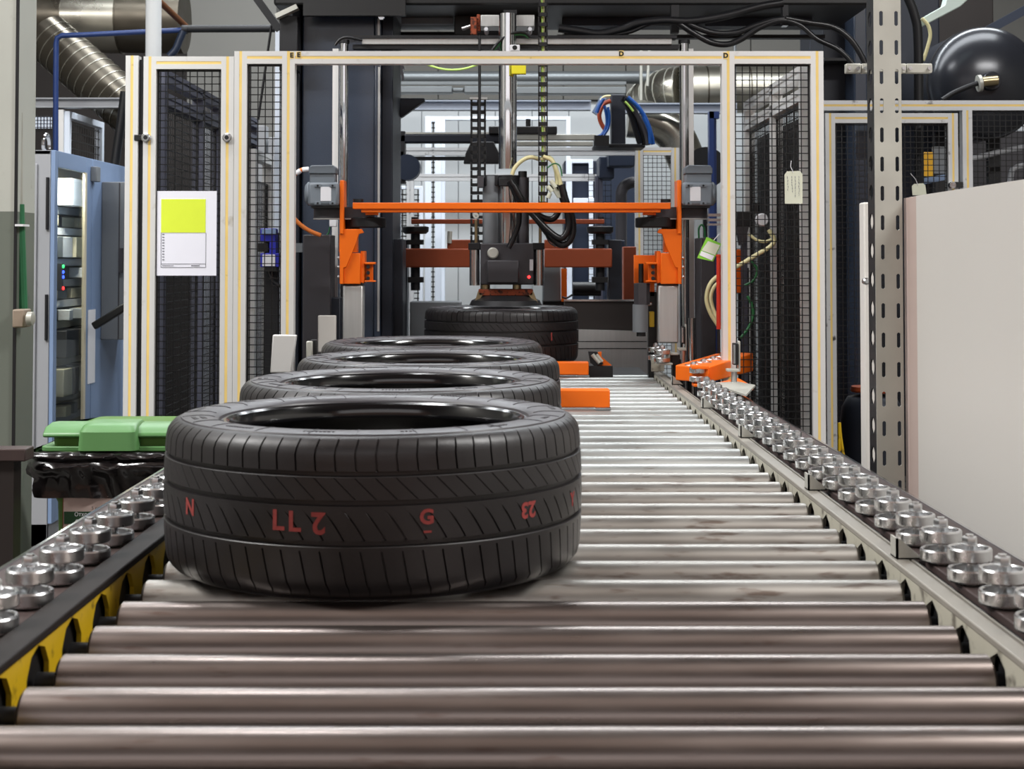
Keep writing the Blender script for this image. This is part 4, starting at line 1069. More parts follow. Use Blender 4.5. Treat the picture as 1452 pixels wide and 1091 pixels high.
for a, b in (((776, 264), (783, 272)), ((781, 256), (788, 266)), ((786, 268), (793, 280)), ((791, 272), (799, 286)), ((780, 274), (777, 281)), ((796, 268), (803, 276))):
    part('connector', MB().cyl(P(*a, GY - 0.15), P(*b, GY - 0.15), 0.009, 12), M['tag'], cf)
part('backing', MB().fb(776, 262, 800, 270, GY - 0.13, 0.02), M['black'], cf)

# cable chains made of single links
def chain(name, label, cx, w, y0, y1, n, Y, cols):
    t = thing(name, label, 'cable chain', tuple(P(cx, y1, Y)))
    hz = (P(0, y0, Y).z - P(0, y1, Y).z) / n; W = w * Y / F
    mb = MB(); d = 0.03; e = W * 0.13
    for x0, x1 in ((-W/2, -W/2 + e), (W/2 - e, W/2)) + (((-e/2, e/2),) if cols == 2 else ()): mb.box(x0, -d/2, -hz*0.47, x1, d/2, hz*0.47)
    mb.box(-W/2, -d/2, -hz*0.47, W/2, -d/2 + 0.006, -hz*0.10); mb.box(-W/2, d/2 - 0.006, -hz*0.47, W/2, d/2, -hz*0.10)
    me = make_mesh(mb, smooth=False); me.materials.append(M['black'])
    c = P(cx, 300, Y)
    for k in range(n):
        z = P(0, y0, Y).z - hz * (k + 0.5)
        link('chain_link', me, None, t, (c.x - t.location.x, 0, z - t.location.z))
    return t
CY_ = 6.0
ch = chain('cable_chain', 'black plastic cable chain with lime cables hanging beside the piston', 770, 13.5, -18, 292, 22, CY_, 1)
for k, (m, o) in enumerate((('cable_lime', -1.2), ('hose_cream', 2.2))):
    part('chain_cable', MB().tube([P(769 + o, -10, CY_ + 0.004), P(770 + o * .6, 60, CY_ + .002), P(769.5 + o, 130, CY_ - .002), P(770.5 + o, 210, CY_), P(769 + o, 290, CY_)], 0.0035 if k else 0.0045, 8), M[m], ch)
ch2 = chain('cable_chain', 'black plastic cable chain with open square links left of the piston', 678, 22, 139, 345, 18, 6.55, 2)
part('hanger', MB().fb(678.5, 0, 682, 141, 6.56, 0.012), M['dark'], ch2)
part('end_bracket', MB().fb(666, 138, 691, 141, 6.53, 0.04), M['alu'], ch2)

# dark cabinets and parts around the towers
solo('control_box', MB().fb(428.5, 333, 468, 700, 5.95, 0.16).box(P(428.5, 0, 5.95).x, 5.95, 0, P(468, 0, 5.95).x, 6.11, 0.4), M['box'], 'tall anthracite box beside the orange tower with an orange cable on top', 'machine box', bevel=0.004)
cable('orange_cable', 'orange motor cable curving down to the anthracite box', [(409, 272), (409, 290), (414, 305), (425, 318), (440, 328), (455, 334)], 0.0085, 'cable_org', Y=5.85)
cable('orange_cable', 'orange motor cable leaving the top of the gear motor by the navy column', [(437, 240), (428, 241), (420, 246), (414, 255), (409, 272)], 0.0085, 'cable_org', Y=5.85)
solo('cable_gland', MB().cyl(P(438, 240, 5.84), P(429, 241, 5.84), 0.010, 12).cyl(P(426, 242, 5.84), P(420, 246, 5.84), 0.010, 12), M['white'], 'pale cable gland on the gear motor by the navy column', 'cable gland')
cable('green_wire', 'short green wire above the anthracite box', [(463, 334), (466, 330), (468, 322)], 0.003, 'cable_grn', Y=6.0)
solo('small_white_box', MB().fb(467, 311, 477, 321.5, 6.05, 0.03), M['white'], 'small white box hanging under the gear motor belt guard', 'box', bevel=0.002)
solo('bracket_bar', MB().fb(418, 345, 429, 358, 6.0, 0.04), M['hmi'], 'short grey bar between the portal post and the anthracite box', 'bracket')
solo('inner_cabinet', MB().box(P(470, 0, 6.0).x, 6.0, 0, P(484, 0, 6.0).x, 6.1, P(0, 420, 6.25).z), M['inkblue'], 'dark blue cabinet behind the silver column', 'machine box', bevel=0.004)
solo('pillar_plate', MB().box(P(557, 0, 6.5).x, 6.5, 0, P(572, 0, 6.5).x, 6.7, P(0, 339, 6.5).z), M['inkblue'], 'dark narrow plate beside the inner flange of the navy column', 'machine plate', bevel=0.004)
# white plates on the near side of the portal
wp = thing('white_plate', 'pale tilted plate standing beside the guide wheels at the portal post', 'plate', tuple(P(400, 527, 5.0)))
part('plate', MB().prism([P(383, 529, 5.0), P(386.5, 475, 5.0), P(420, 475.5, 5.0), P(413, 529, 5.0)], (0, 0.03, 0)), M['alu'], wp, bevel=0.004)
part('post', MB().box(P(395, 0, 5.0).x, 5.03, 0, P(405, 0, 5.0).x, 5.06, P(0, 500, 5.0).z), M['dark'], wp)
wp = thing('white_plate', 'pale upright plate between the anthracite box and the silver column', 'plate', tuple(P(463, 485, 5.5)))
part('plate', MB().fb(450.5, 447.5, 476, 500, 5.5, 0.025), M['cabinet'], wp, bevel=0.004)
part('post', MB().box(P(458, 0, 5.5).x, 5.525, 0, P(468, 0, 5.5).x, 5.55, P(0, 480, 5.5).z), M['dark'], wp)
sn = thing('side_sensor', 'small chrome sensor bracket beside the pale tilted plate', 'sensor', tuple(P(438, 505, 5.2)))
part('bracket', MB().fb(434, 484, 443, 508, 5.2, 0.015), M['galv'], sn, bevel=0.004)
part('head', MB().fb(440, 482, 449, 506, 5.22, 0.03), M['black'], sn, bevel=0.003)
part('post', MB().box(P(436, 0, 5.2).x, 5.215, 0, P(442, 0, 5.2).x, 5.235, P(0, 500, 5.2).z), M['dark'], sn)
# blue pneumatic unit behind the narrow mesh
pu = thing('pneumatic_unit', 'blue pneumatic valve unit behind the narrow mesh panel', 'valve', tuple(P(384, 385, 6.0)))
part('valve_top', MB().fb(369, 324, 391, 343, 6.0, 0.06), M['bluevalve'], pu, bevel=0.004)
part('valve_cap', MB().fb(371, 325, 391, 332, 5.99, 0.02), M['bluegrey'], pu)
part('valve_body', MB().fb(382, 343, 391, 360, 6.0, 0.06), M['bluevalve'], pu)
part('valve_side', MB().fb(366, 345, 380, 357, 6.0, 0.05), M['black'], pu)
part('lower_block', MB().fb(369, 359, 396, 379, 6.0, 0.06), M['bluevalve'], pu, bevel=0.003)
part('value_plate', MB().fb(372, 361, 390, 377.5, 5.995, 0.006), M['white'], pu)
part('connector', MB().fb(374, 378, 392, 384, 6.0, 0.05), M['black'], pu)
part('hose', MB().tube(smooth_path([P(380, 384, 6.02), P(384, 395, 6.02), P(390, 402, 6.02), P(398, 406, 6.02)]), 0.008), M['hose'], pu)
part('post', MB().box(P(376, 0, 6.06).x, 6.06, 0, P(396, 0, 6.06).x, 6.1, P(0, 330, 6.06).z), M['dark'], pu)

# ------------------------------------------------------------------ gear on the enclosure side of the station
# sensors and cylinders by the second tower
sd = thing('probe_cylinder', 'dark grey probe cylinder on an orange arm beside the second tower', 'probe', tuple(P(908, 478, 5.75)))
part('arm_plate', MB().fb(899, 362, 931, 402, 5.80, 0.02), M['orange'], sd, bevel=0.002)
for py in (379, 388, 396): part('socket_bolt', MB().cyl(P(925, py, 5.80), P(925, py, 5.78), 0.0075, 10), M['black'], sd)
part('pin', MB().cyl(P(909, 404, 5.77), P(909, 374, 5.77), 0.010, 14), M['black'], sd)
part('upper_body', MB().lathe([(0, P(0, 432, 5.75).z), (0.031, P(0, 432, 5.75).z), (0.031, P(0, 402, 5.75).z), (0, P(0, 401, 5.75).z)], c=(P(909, 0, 5.75).x, 5.75, 0), seg=6), M['box'], sd)
part('lower_body', MB().cyl(P(908, 471, 5.75), P(908, 432, 5.75), 0.030, 20), M['hmi'], sd)
part('tip', MB().cyl(P(909, 477, 5.75), P(909, 471, 5.75), 0.018, 14), M['black'], sd)
part('orange_leg', MB().fb(922, 402, 928, 420, 5.80, 0.02), M['orange'], sd)
ys_ = thing('yellow_sensor', 'small yellow sensor on a black mount beside the second silver column', 'sensor', tuple(P(925, 465, 5.76)))
part('sensor', MB().fb(921, 442, 928, 464, 5.76, 0.03), M['yellow'], ys_, bevel=0.003)
part('mount', MB().box(P(918, 0, 5.8).x, 5.80, 0, P(932, 0, 5.8).x, 5.84, P(0, 414, 5.8).z), M['black'], ys_)
part('fitting', MB().cyl(P(917, 432, 5.79), P(924, 431, 5.79), 0.007, 10), M['zinc'], ys_)
# wheel cluster at the end of the conveyor rail
wc = thing('wheel_bracket', 'cluster of zinc guide wheels on an angle bracket at the foot of the second tower', 'wheel bracket', (xs(940, 5.55), 5.55, 0.8))
for px, Y in ((939, 5.5), (930, 5.64)):
    c_ = P(px, 500, Y)
    for z in (0.903, 0.874):
        link('guide_wheel', wheel_me, None, wc, (c_.x - wc.location.x, Y - wc.location.y, z - wc.location.z))
    link('axle_bolt', bolt_me, None, wc, (c_.x - wc.location.x, Y - wc.location.y, 0.938 - wc.location.z))
part('angle_bracket', MB().fb(946, 496, 950, 517, 5.5, 0.05).fb(933, 515, 954, 518, 5.48, 0.08).fb(950, 501, 962, 504, 5.5, 0.05), M['galv'], wc, bevel=0.002)
part('black_mount', MB().fb(952, 503, 964, 518, 5.53, 0.06), M['black'], wc, bevel=0.002)
part('mount_leg', MB().box(P(952, 0, 5.56).x, 5.56, 0, P(964, 0, 5.56).x, 5.6, P(0, 510, 5.56).z), M['dark'], wc)
part('end_block', MB().fb(924, 511, 942, 527, 5.60, 0.02), M['worn'], wc)
def reflector(label, px0, px1, py0, py1, Y, floor=True):
    t = thing('sensor_bracket', label, 'sensor bracket', tuple(P(px1, py1, Y)), 'bright sensor brackets')
    w = px1 - px0
    part('bracket_plate', MB().fb(px1 - w*.28, py0, px1, py1, Y, 0.03).fb(px0 - w*.9, py1 - 2.5, px1, py1 + 1.5, Y, 0.035), M['galv'], t, bevel=0.002)
    part('sensor_bar', MB().fb(px0, py0 + 3, px1 - w*.3, py1 - 8, Y - 0.01, 0.03), M['black'], t, bevel=0.002)
    part('sensor_face', MB().fb(px0, py0 + 5, px0 + w*.28, py1 - 10, Y - 0.013, 0.004), M['steel'], t)
    part('stem', MB().cyl(P(px1 - w*.9, py1, Y + .015), (P(px1 - w*.9, py1, Y).x, Y + .015, 0.8), 0.010, 12), M['zinc'], t)
    return t
reflector('bright sensor bracket standing on the conveyor rail beside the second silver column', 967, 973.5, 460, 496, 5.62)
reflector('bright sensor bracket standing in front of the orange guide arm', 1040, 1050, 484, 526, 4.85)
# orange guide arm
ga = thing('swing_guide', 'orange box-section guide arm with rollers at its tip inside the mesh', 'guide arm', (xs(1030, 5.05), 5.1, 0.85))
Ya, Yb = 4.95, 5.60
A = [P(1005, 521, Ya), P(1005, 543, Ya), P(1068, 527, Yb), P(1068, 501, Yb)]
d_ = Vector((-0.10, 0.10, 0))
part('arm', MB().prism(A, d_), M['orange'], ga, bevel=0.004)
part('arm_foot', MB().prism([P(1004, 546, 4.90), P(1046, 536, 5.1), P(1068, 548, 4.9), P(1040, 554, 4.8)], (0, 0, -0.012)), M['orange'], ga)
for k in range(5):
    c_ = A[0] + (A[3] - A[0]) * (0.06 + 0.2 * k) + d_ * 0.55
    link('guide_wheel', wheel_me, None, ga, tuple(c_ + Vector((0, 0, -0.016)) - ga.location))
    link('axle_bolt', bolt_me, None, ga, tuple(c_ + Vector((0, 0, 0.012)) - ga.location))
for py in (529, 541):
    c_ = P(990, py, 4.98); link('guide_wheel', wheel_me, None, ga, tuple(c_ - ga.location))
part('tip_plate', MB().fb(981, 519, 1005, 524, 4.95, 0.06).fb(984, 545, 1000, 549, 4.95, 0.06), M['orange'], ga, bevel=0.002)
part('arm_leg', MB().box(P(1030, 0, 5.1).x, 5.1, 0, P(1052, 0, 5.1).x, 5.15, P(0, 545, 5.1).z), M['dark'], ga)
part('rail_end_plate', MB().prism([P(1006, 543, 4.8), P(1046, 541, 4.9), P(1071, 546, 4.78), P(1058, 560, 4.6)], (0, 0, -0.006)), M['galv'], ga)
# machine box behind the guide arm
solo('column_box', MB().box(P(992, 0, 6.0).x, 6.0, 0, P(1013, 0, 6.0).x, 6.2, P(0, 337, 6.0).z), M['box'], 'tall anthracite box behind the second tower with a wire handle on top', 'machine box', bevel=0.004)
cable('wire_handle', 'thin green wire loop on the anthracite box by the green tag', [(991, 338), (991, 324), (995, 319), (999, 325), (1000, 338)], 0.004, 'cable_grn', Y=6.02)
solo('hydraulic_ram', MB().cyl((P(980, 0, 5.95).x, 5.95, 0.3), P(980, 451, 5.95), 0.0195, 24), M['steel'], 'short polished ram behind the second silver column', 'hydraulic ram')
t = paper_tag('green framed tag hanging beside the second orange tower', [(988.5, 366), (1002, 336), (1023, 346), (1011, 371)], 5.302, 'taggreen', None, [(1012, 341), (1018, 334), (1028, 326)])
part('tag_paper', MB().prism([P(995, 355, 5.3005), P(1004, 342, 5.3005), P(1021, 348, 5.3005), P(1014, 362, 5.3005)], (0, 0.001, 0)), M['tag'], t, smooth=False)
part('tag_lower', MB().prism([P(992, 362, 5.3005), P(994.5, 356, 5.3005), P(1013, 363, 5.3005), P(1009.5, 369.5, 5.3005)], (0, 0.001, 0)), M['white'], t, smooth=False)
rt_ = thing('red_tube', 'bright red vertical tube behind the portal post', 'tube', tuple(P(1019, 467, 5.6)))
part('tube', MB().cyl(P(1019, 467, 5.6), P(1019, 362, 5.6), 0.0085, 16), M['redpipe'], rt_)
part('cap', MB().cyl(P(1019, 364, 5.6), P(1019, 361, 5.6), 0.011, 16), M['redpipe'], rt_)
part('holder', MB().bar(P(1019, 380, 5.62), P(1040, 380, 5.62), 0.012), M['dark'], rt_)
part('stand', MB().cyl((P(1019, 0, 5.6).x, 5.6, 0), P(1019, 467, 5.6), 0.006, 12), M['dark'], rt_)
cable('cream_hose', 'thick cream hose running diagonally behind the portal mesh to the red tube', [(1020, 464), (1008, 445), (1002, 425), (1006, 405), (1018, 392), (1045, 378), (1072, 362), (1092, 350), (1098, 340), (1090, 326)], 0.0085, 'hose_cream', 'hose', Y=5.72)
cable('cream_hose', 'thinner cream hose beside the thick one at the red tube', [(1022, 462), (1012, 440), (1008, 422), (1012, 408), (1020, 400)], 0.007, 'hose_cream', 'hose', Y=5.66)
cable('cream_hose', 'short cream hose above the diagonal one behind the mesh', [(1062, 332), (1072, 340), (1084, 343), (1094, 340)], 0.006, 'hose_cream', 'hose', Y=5.75)
cable('green_cable', 'green cable hanging in a wide curve behind the portal mesh', [(1056, 405), (1068, 398), (1074, 384), (1068, 374), (1058, 368)], 0.005, 'cable_grn', Y=5.78)
cable('green_cable', 'green cable sloping down behind the portal mesh to the guide arm', [(1060, 420), (1066, 432), (1068, 446), (1062, 464), (1050, 480)], 0.006, 'cable_grn', Y=5.78)
gu = thing('regulator', 'round pressure gauge with a black regulator behind the portal mesh', 'regulator', tuple(P(1060, 330, 5.9)))
part('gauge', MB().lathe([(0, -0.02), (0.022, -0.02), (0.026, -0.012), (0.026, 0), (0, 0)], c=P(1080, 312, 5.85), axis='y', seg=24), M['white'], gu)
part('body', MB().fb(1045, 300, 1064, 322, 5.85, 0.05), M['black'], gu, bevel=0.004)
part('lower_body', MB().prism([P(1045, 322, 5.85), P(1062, 322, 5.85), P(1056, 345, 5.85), P(1050, 348, 5.85)], (0, .05, 0)), M['box'], gu)
part('knob', MB().cyl(P(1072, 302, 5.87), P(1072, 288, 5.87), 0.014, 14), M['black'], gu)
part('manifold', MB().fb(1004, 303, 1024, 307, 5.85, .04).fb(1004, 310, 1024, 314, 5.85, .04).fb(1004, 317, 1024, 320, 5.85, .04), M['steel'], gu)
part('post', MB().box(P(1050, 0, 5.9).x, 5.90, 0, P(1058, 0, 5.9).x, 5.93, P(0, 300, 5.9).z), M['alud'], gu)
of = thing('orange_bracket', 'orange steel frame plate behind the portal mesh and the red tube', 'bracket', tuple(P(1050, 416, 5.95)))
part('plate', MB().fb(1044, 354, 1057, 416, 5.95, 0.03), M['orange'], of, bevel=0.003)
part('post', MB().box(P(1046, 0, 5.98).x, 5.98, 0, P(1060, 0, 5.98).x, 6.02, P(0, 380, 5.98).z), M['dark'], of)
solo('casing_side', MB().box(sx + 0.045, 5.5, 0, sx + 0.085, 6.68, 1.80), M['brownpanel'], 'dark machine side sheet just behind the pale receding side fence', 'machine panel', bevel=0.003)
solo('orange_crate', MB().box(P(1122, 0, 7.0).x, 7.0, 0, P(1142, 0, 7.0).x, 7.3, P(0, 520, 7.0).z), M['orange'], 'orange box low behind the portal mesh', 'box', bevel=0.004)
solo('machine_side_sheet', MB().box(P(1118, 0, 7.4).x, 7.4, 0, P(1150, 0, 7.4).x, 7.6, P(0, 300, 7.4).z), M['brownpanel'], 'tall dark brown machine panel behind the portal mesh', 'machine panel', bevel=0.004)

# ------------------------------------------------------------------ second pair of arms behind the gripper
def rear_arm(label, mir, dx=0):
    X = (lambda p: 1440.0 - p + dx) if mir else (lambda p: p)
    Y = 6.95
    t = thing('rear_arm_unit', label, 'arm unit', (xs(X(590), Y), Y, 0), 'dull arm units behind the gripper')
    part('column', MB().box(min(xs(X(557), Y), xs(X(576), Y)), Y + 0.06, 0, max(xs(X(557), Y), xs(X(576), Y)), Y + 0.2, P(0, 340, Y).z), M['inkblue'], t, bevel=0.004)
    part('pulley', MB().lathe([(0, -0.016), (0.050, -0.016), (0.062, -0.006), (0.064, 0.016), (0.05, 0.020), (0, 0.020)], c=P(X(589), 327, Y + 0.05), seg=28), M['black'], t)
    part('spindle', MB().cyl(P(X(589), 412, Y + 0.05), P(X(589), 330, Y + 0.05), 0.022, 16), M['dark'], t)
    part('spindle_collar', MB().fb(X(577), 340, X(600), 347, Y + 0.02, 0.07), M['dark'], t)
    part('spindle_collar', MB().fb(X(578), 393, X(600), 401, Y + 0.02, 0.07), M['black'], t)
    part('hub_nut', MB().cyl(P(X(588), 318, Y + 0.05), P(X(588), 308, Y + 0.05), 0.016, 12), M['black'], t)
    part('tie_rod', MB().fb(X(583), 311, X(684) if not mir else X(700), 317.5, Y + 0.03, 0.03), M['oranged'], t, bevel=0.003)
    part('paddle', MB().fb(X(572), 352.5, X(668), 379.5, Y - 0.01, 0.05), M['oranged'], t, bevel=0.006)
    part('paddle_block', MB().fb(X(634), 340, X(668), 353, Y + 0.0, 0.05), M['oranged'], t, bevel=0.004)
    part('fitting', MB().cyl(P(X(637), 345, Y - 0.01), P(X(638), 328, Y - 0.01), 0.012, 10), M['galv'], t)
    return t
rear_arm('dull orange arm with a black pulley behind the gripper, next to the navy column', False)
rear_arm('dull orange arm with a black pulley behind the gripper, next to the deep hose loop', True)
solo('rear_table', MB().box(P(584, 0, 6.9).x, 6.80, 0, P(655, 0, 6.9).x, 6.93, P(0, 427, 6.9).z), M['hmi'], 'grey-green machine table edge beside the tyre under the gripper', 'machine table', bevel=0.006)
mt = thing('rear_motor', 'black horizontal motor and grey block low behind the gripper', 'motor', tuple(P(820, 420, 7.4)))
part('barrel', MB().cyl(P(812, 410, 7.4), P(852, 410, 7.4), 0.035, 20), M['black'], mt)
part('block', MB().fb(770, 376, 795, 428, 7.4, 0.2), M['hmi'], mt, bevel=0.006)
part('orange_strip', MB().fb(796, 381, 804, 428, 7.38, 0.02), M['orange'], mt)
part('cable', MB().tube(smooth_path([P(797, 421, 7.35), P(803, 423, 7.35), P(812, 418, 7.35)]), 0.005), M['black'], mt)
part('stand', MB().box(xs(770, 7.4), 7.42, 0, xs(852, 7.4), 7.6, P(0, 426, 7.4).z), M['dark'], mt)
solo('red_machine_sheet', MB().box(xs(884, 7.2), 7.2, 0, xs(902, 7.2), 7.3, P(0, 350, 7.2).z), M['oranged'], 'dark red panel behind the probe cylinder', 'machine panel', bevel=0.004)
solo('blue_cabinet', MB().box(xs(868, 7.7), 7.7, 0, xs(886, 7.7), 7.9, P(0, 341, 7.7).z), M['bluedark'], 'slim dark blue box beside the rear pulley', 'machine box', bevel=0.004)

# ------------------------------------------------------------------ rear fence, beams and ducts in the bay behind the press
R2 = 8.5
rb = thing('bay_fence', 'aluminium fence with mesh panels in the bay behind the press', 'safety fence', (xs(800, R2), R2, 0))
for px in (906, 957): member(rb, 'post', (xs(px, R2), R2, 0), (xs(px, R2), R2, P(0, 210, R2).z), fwd)
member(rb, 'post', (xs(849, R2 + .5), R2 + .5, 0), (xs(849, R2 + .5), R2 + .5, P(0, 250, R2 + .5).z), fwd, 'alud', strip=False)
member(rb, 'beam', (xs(556, R2), R2, P(0, 215, R2).z), (xs(900, R2), R2, P(0, 215, R2).z), fwd, 'aluw', strip=False)
member(rb, 'beam', (xs(912, R2), R2, P(0, 215, R2).z), (xs(952, R2), R2, P(0, 215, R2).z), fwd)
member(rb, 'beam', (xs(585, 9.4), 9.4, P(0, 252, 9.4).z), (xs(853, 9.4), 9.4, P(0, 252, 9.4).z), fwd, 'aluw', strip=False)
member(rb, 'post', (xs(582, 9.4), 9.4, 0), (xs(582, 9.4), 9.4, P(0, 248, 9.4).z), fwd, 'aluw', strip=False)
wire_mesh(rb, (xs(912, R2), R2), (xs(952, R2), R2), 0.3, P(0, 220, R2).z, rim=False)
wire_mesh(rb, (xs(560, 9.4), 9.4), (xs(578, 9.4), 9.4), 0.3, P(0, 258, 9.4).z, rim=False, pitch=0.03)
wire_mesh(rb, (xs(833, 9.3), 9.3), (xs(868, 9.3), 9.3), 0.3, P(0, 228, 9.0).z, rim=False, pitch=0.035)
def wframe(label, px0, px1, y0, Y, w, mid=True, m='sash'):
    t = thing('white_door_frame', label, 'door frame', (xs((px0+px1)/2, Y), Y, 0), 'white frames in the rear bay')
    for px in (px0, px1): part('jamb', MB().box(xs(px - w/2, Y), Y, 0, xs(px + w/2, Y), Y + 0.05, P(0, y0, Y).z), M[m], t, bevel=0.003)
    part('head', MB().box(xs(px0 + w/2, Y), Y, P(0, y0 + w*.9, Y).z, xs(px1 - w/2, Y), Y + 0.05, P(0, y0, Y).z), M[m], t, bevel=0.003)
    if mid: wire_mesh(t, (xs(px0 + w/2, Y), Y + .02), (xs(px1 - w/2, Y), Y + .02), 0.2, P(0, y0 + w, Y).z, pitch=0.035, w=0.008, rim=False)
    return t
wframe('tall white double post with a dark mesh strip between its jambs', 607, 621, 165, 10.4, 9)
wframe('lower white mesh gate frame beside the tall double post', 566, 597, 264, 10.0, 5)
wframe('wide white window frame with a pale greenish head behind the cable chains', 628, 806, 165, 10.9, 6, mid=False)
wframe('white frame with a dark blue infill behind the deep hose loop', 808, 838, 226, 10.2, 6, mid=False)
ib = solo('blue_infill', MB().box(xs(812, 10.25), 10.25, 0, xs(834, 10.25), 10.3, P(0, 228, 10.25).z), M['bluedark'], 'dark blue infill panel inside the white frame behind the hose loop', 'panel')
solo('cross_rail', MB().fb(813, 281, 843, 288, 10.18, 0.03), M['sash'], 'short white cross rail on the dark blue infill', 'rail', bevel=0.003)
solo('machine_casing', MB().box(xs(800, 11.4), 11.4, 0, xs(905, 11.4), 11.8, P(0, 228, 11.4).z), M['bluedark'], 'large dark blue machine casing low in the rear bay', 'machine casing', bevel=0.01)
solo('blue_block', MB().fb(850, 222, 871, 253, 8.9, 0.3).fb(863, 205, 900, 236, 8.7, 0.2), M['bluedark'], 'dark blue machine block under the black cable post', 'machine block', bevel=0.006)
solo('blue_motor', MB().lathe([(0, -0.05), (0.07, -0.05), (0.07, 0.06), (0.05, 0.09), (0, 0.09)], c=P(578, 238, 8.0), axis='y', seg=20).fb(556, 215, 572, 246, 8.0, 0.1), M['bluedark'], 'blue motor hanging below the dark tube beside the navy column', 'motor')
ep = cable('drain_elbow', 'dark grey pipe elbow beside the rear fence post', [(881, 420), (881, 300), (882, 270), (892, 260), (906, 258)], 0.034, 'box', 'pipe', Y=8.9)
# heavy tube and bars across
ht = thing('cross_tube', 'heavy dark cross tube with black clamps behind the piston', 'tube', tuple(P(640, 203, 8.0)))
part('leg', MB().box(xs(520, 8.0), 8.0, 0, xs(535, 8.0), 8.06, P(0, 189.5, 8.0).z), M['dark'], ht)
part('tube', MB().fb(522, 189.5, 712, 203, 8.0, 0.06), M['inkblue'], ht, bevel=0.01)
part('top_edge', MB().fb(575, 187.5, 700, 190, 8.0, 0.06), M['galv'], ht)
part('clamp', MB().fb(693, 179, 790, 190, 7.98, 0.08), M['black'], ht, bevel=0.005)
part('clamp_pin', MB().cyl(P(749, 180, 8.0), P(749, 169, 8.0), 0.014, 10), M['black'], ht)
part('carriage', MB().prism([P(660, 218, 7.9), P(668, 201, 7.9), P(700, 201, 7.9), P(708, 218, 7.9), P(708, 232, 7.9), P(657, 232, 7.9)], (0, 0.06, 0)), M['dark'], ht, bevel=0.004)
part('support', MB().fb(556, 186, 574, 260, 8.0, 0.1), M['dark'], ht)
br = thing('rail_pair', 'pair of grey rails between the cable chain and the black cable post', 'rails', tuple(P(800, 207, 8.1)))
part('upper_rail', MB().fb(731, 190.5, 845, 198.5, 8.1, 0.05), M['galv'], br, bevel=0.003)
part('lower_rail', MB().fb(731, 200.5, 841, 207, 8.1, 0.05), M['galv'], br, bevel=0.003)
part('end_block', MB().fb(843, 192, 864, 207, 8.05, 0.1), M['black'], br)
part('under_tube', MB().fb(556, 222, 660, 227, 8.2, 0.05), M['dark'], br)
tr = solo('steel_gusset', MB().prism([P(560, 139, 6.86), P(602, 139, 6.86), P(602, 143, 6.86), P(570, 166, 6.86), P(560, 168, 6.86)], (0, 0.05, 0)), M['inkblue'], 'dark triangular gusset bracket on the side of the navy column', 'bracket', bevel=0.003)
solo('pale_bracket', MB().bar(P(556, 101, 6.86), P(573, 95, 6.86), 0.02, 0.02).bar(P(569, 96, 6.86), P(572, 114, 6.86), 0.012), M['sash'], 'small pale bracket below the crossbeam beside the navy column', 'bracket')
# black cable post with hanging cables
cp = thing('cable_post', 'black post with blue and brown cables hanging over both sides', 'post', tuple(P(876, 205, 8.2)))
part('post', MB().fb(867, 134, 887, 206, 8.2, 0.12), M['inkblue'], cp, bevel=0.005)
part('base', MB().fb(843, 204, 915, 209, 8.15, 0.25), M['dark'], cp, bevel=0.003)
part('terminal', MB().prism([P(840, 158, 8.18), P(852, 136, 8.18), P(860, 139, 8.18), P(847, 163, 8.18)], (0, 0.06, 0)), M['bluegrey'], cp)
for i, (pts, r, m) in enumerate((
    ([(866, 143), (856, 148), (850, 162), (852, 174), (858, 184)], 0.012, 'cable_red'),
    ([(866, 136), (857, 137), (851, 142)], 0.006, 'hose_cream'),
    ([(857, 150), (860, 165), (860, 178), (854, 190), (846, 195)], 0.008, 'cable_blue'),
    ([(862, 152), (864, 168), (862, 182), (856, 192)], 0.008, 'cable_blue'),
    ([(856, 140), (850, 150), (846, 160)], 0.010, 'cable_blue'),
    ([(884, 137), (895, 148), (904, 168), (911, 190), (914, 206)], 0.016, 'hose'),
    ([(884, 140), (892, 155), (900, 178), (908, 204)], 0.018, 'hose'),
    ([(888, 143), (898, 155), (908, 172), (916, 190), (919, 206)], 0.014, 'box'),
    ([(890, 138), (905, 152), (916, 170), (923, 190), (926, 205)], 0.012, 'cable_blue'),
    ([(886, 144), (892, 150), (898, 158)], 0.006, 'cable_lime'),
    ([(912, 166), (920, 184), (922, 204)], 0.009, 'cable_blue'))):
    part('hanging_cable', MB().tube(smooth_path([P(a, b, 8.15 - 0.012 * i) for a, b in pts]), r, 8), M[m], cp)
# ducts and beams under the roof of the bay
dd_ = thing('service_duct', 'long bright service duct with a crimped joint below the roof of the bay', 'duct', tuple(P(720, 130, 11.5)))
part('duct_length', MB().fb(520, 122, 641, 131.5, 11.5, 0.15).fb(658, 122, 722, 131.5, 11.5, 0.15), M['roofsteel'], dd_, bevel=0.006)
part('crimp', MB().fb(641, 124, 658, 130, 11.52, 0.12), M['roofsteel'], dd_, bevel=0.01)
part('duct_length', MB().fb(722, 123, 888, 133, 11.5, 0.15), M['roofsteel'], dd_, bevel=0.006)
solo('roof_pipe', MB().cyl(P(480, 110, 11.9), P(965, 110, 11.9), 0.052, 20), M['roofsteel'], 'long grey round pipe above the service duct', 'pipe')
solo('roof_rail', MB().fb(520, 115.5, 888, 119.5, 11.6, 0.06), M['roofsteel'], 'thin bright rail between the round pipe and the service duct', 'rail')
M['girder'] = mat('girder_grey', (150, 156, 168), 0.45)
im = thing('steel_girder', 'pale blue-grey girder under the service duct', 'girder', tuple(P(720, 156, 11.2)))
for a, b, c, d in ((520, 838, 142, 155.5), (884, 1045, 146, 160)):
    part('web', MB().fb(a, c + 1.5, b, d - 1.5, 11.2, 0.02), M['girder'], im)
    part('flange', MB().fb(a, c, b, c + 1.7, 11.15, 0.12), M['girder'], im)
    part('flange', MB().fb(a, d - 1.7, b, d, 11.15, 0.12), M['girder'], im)
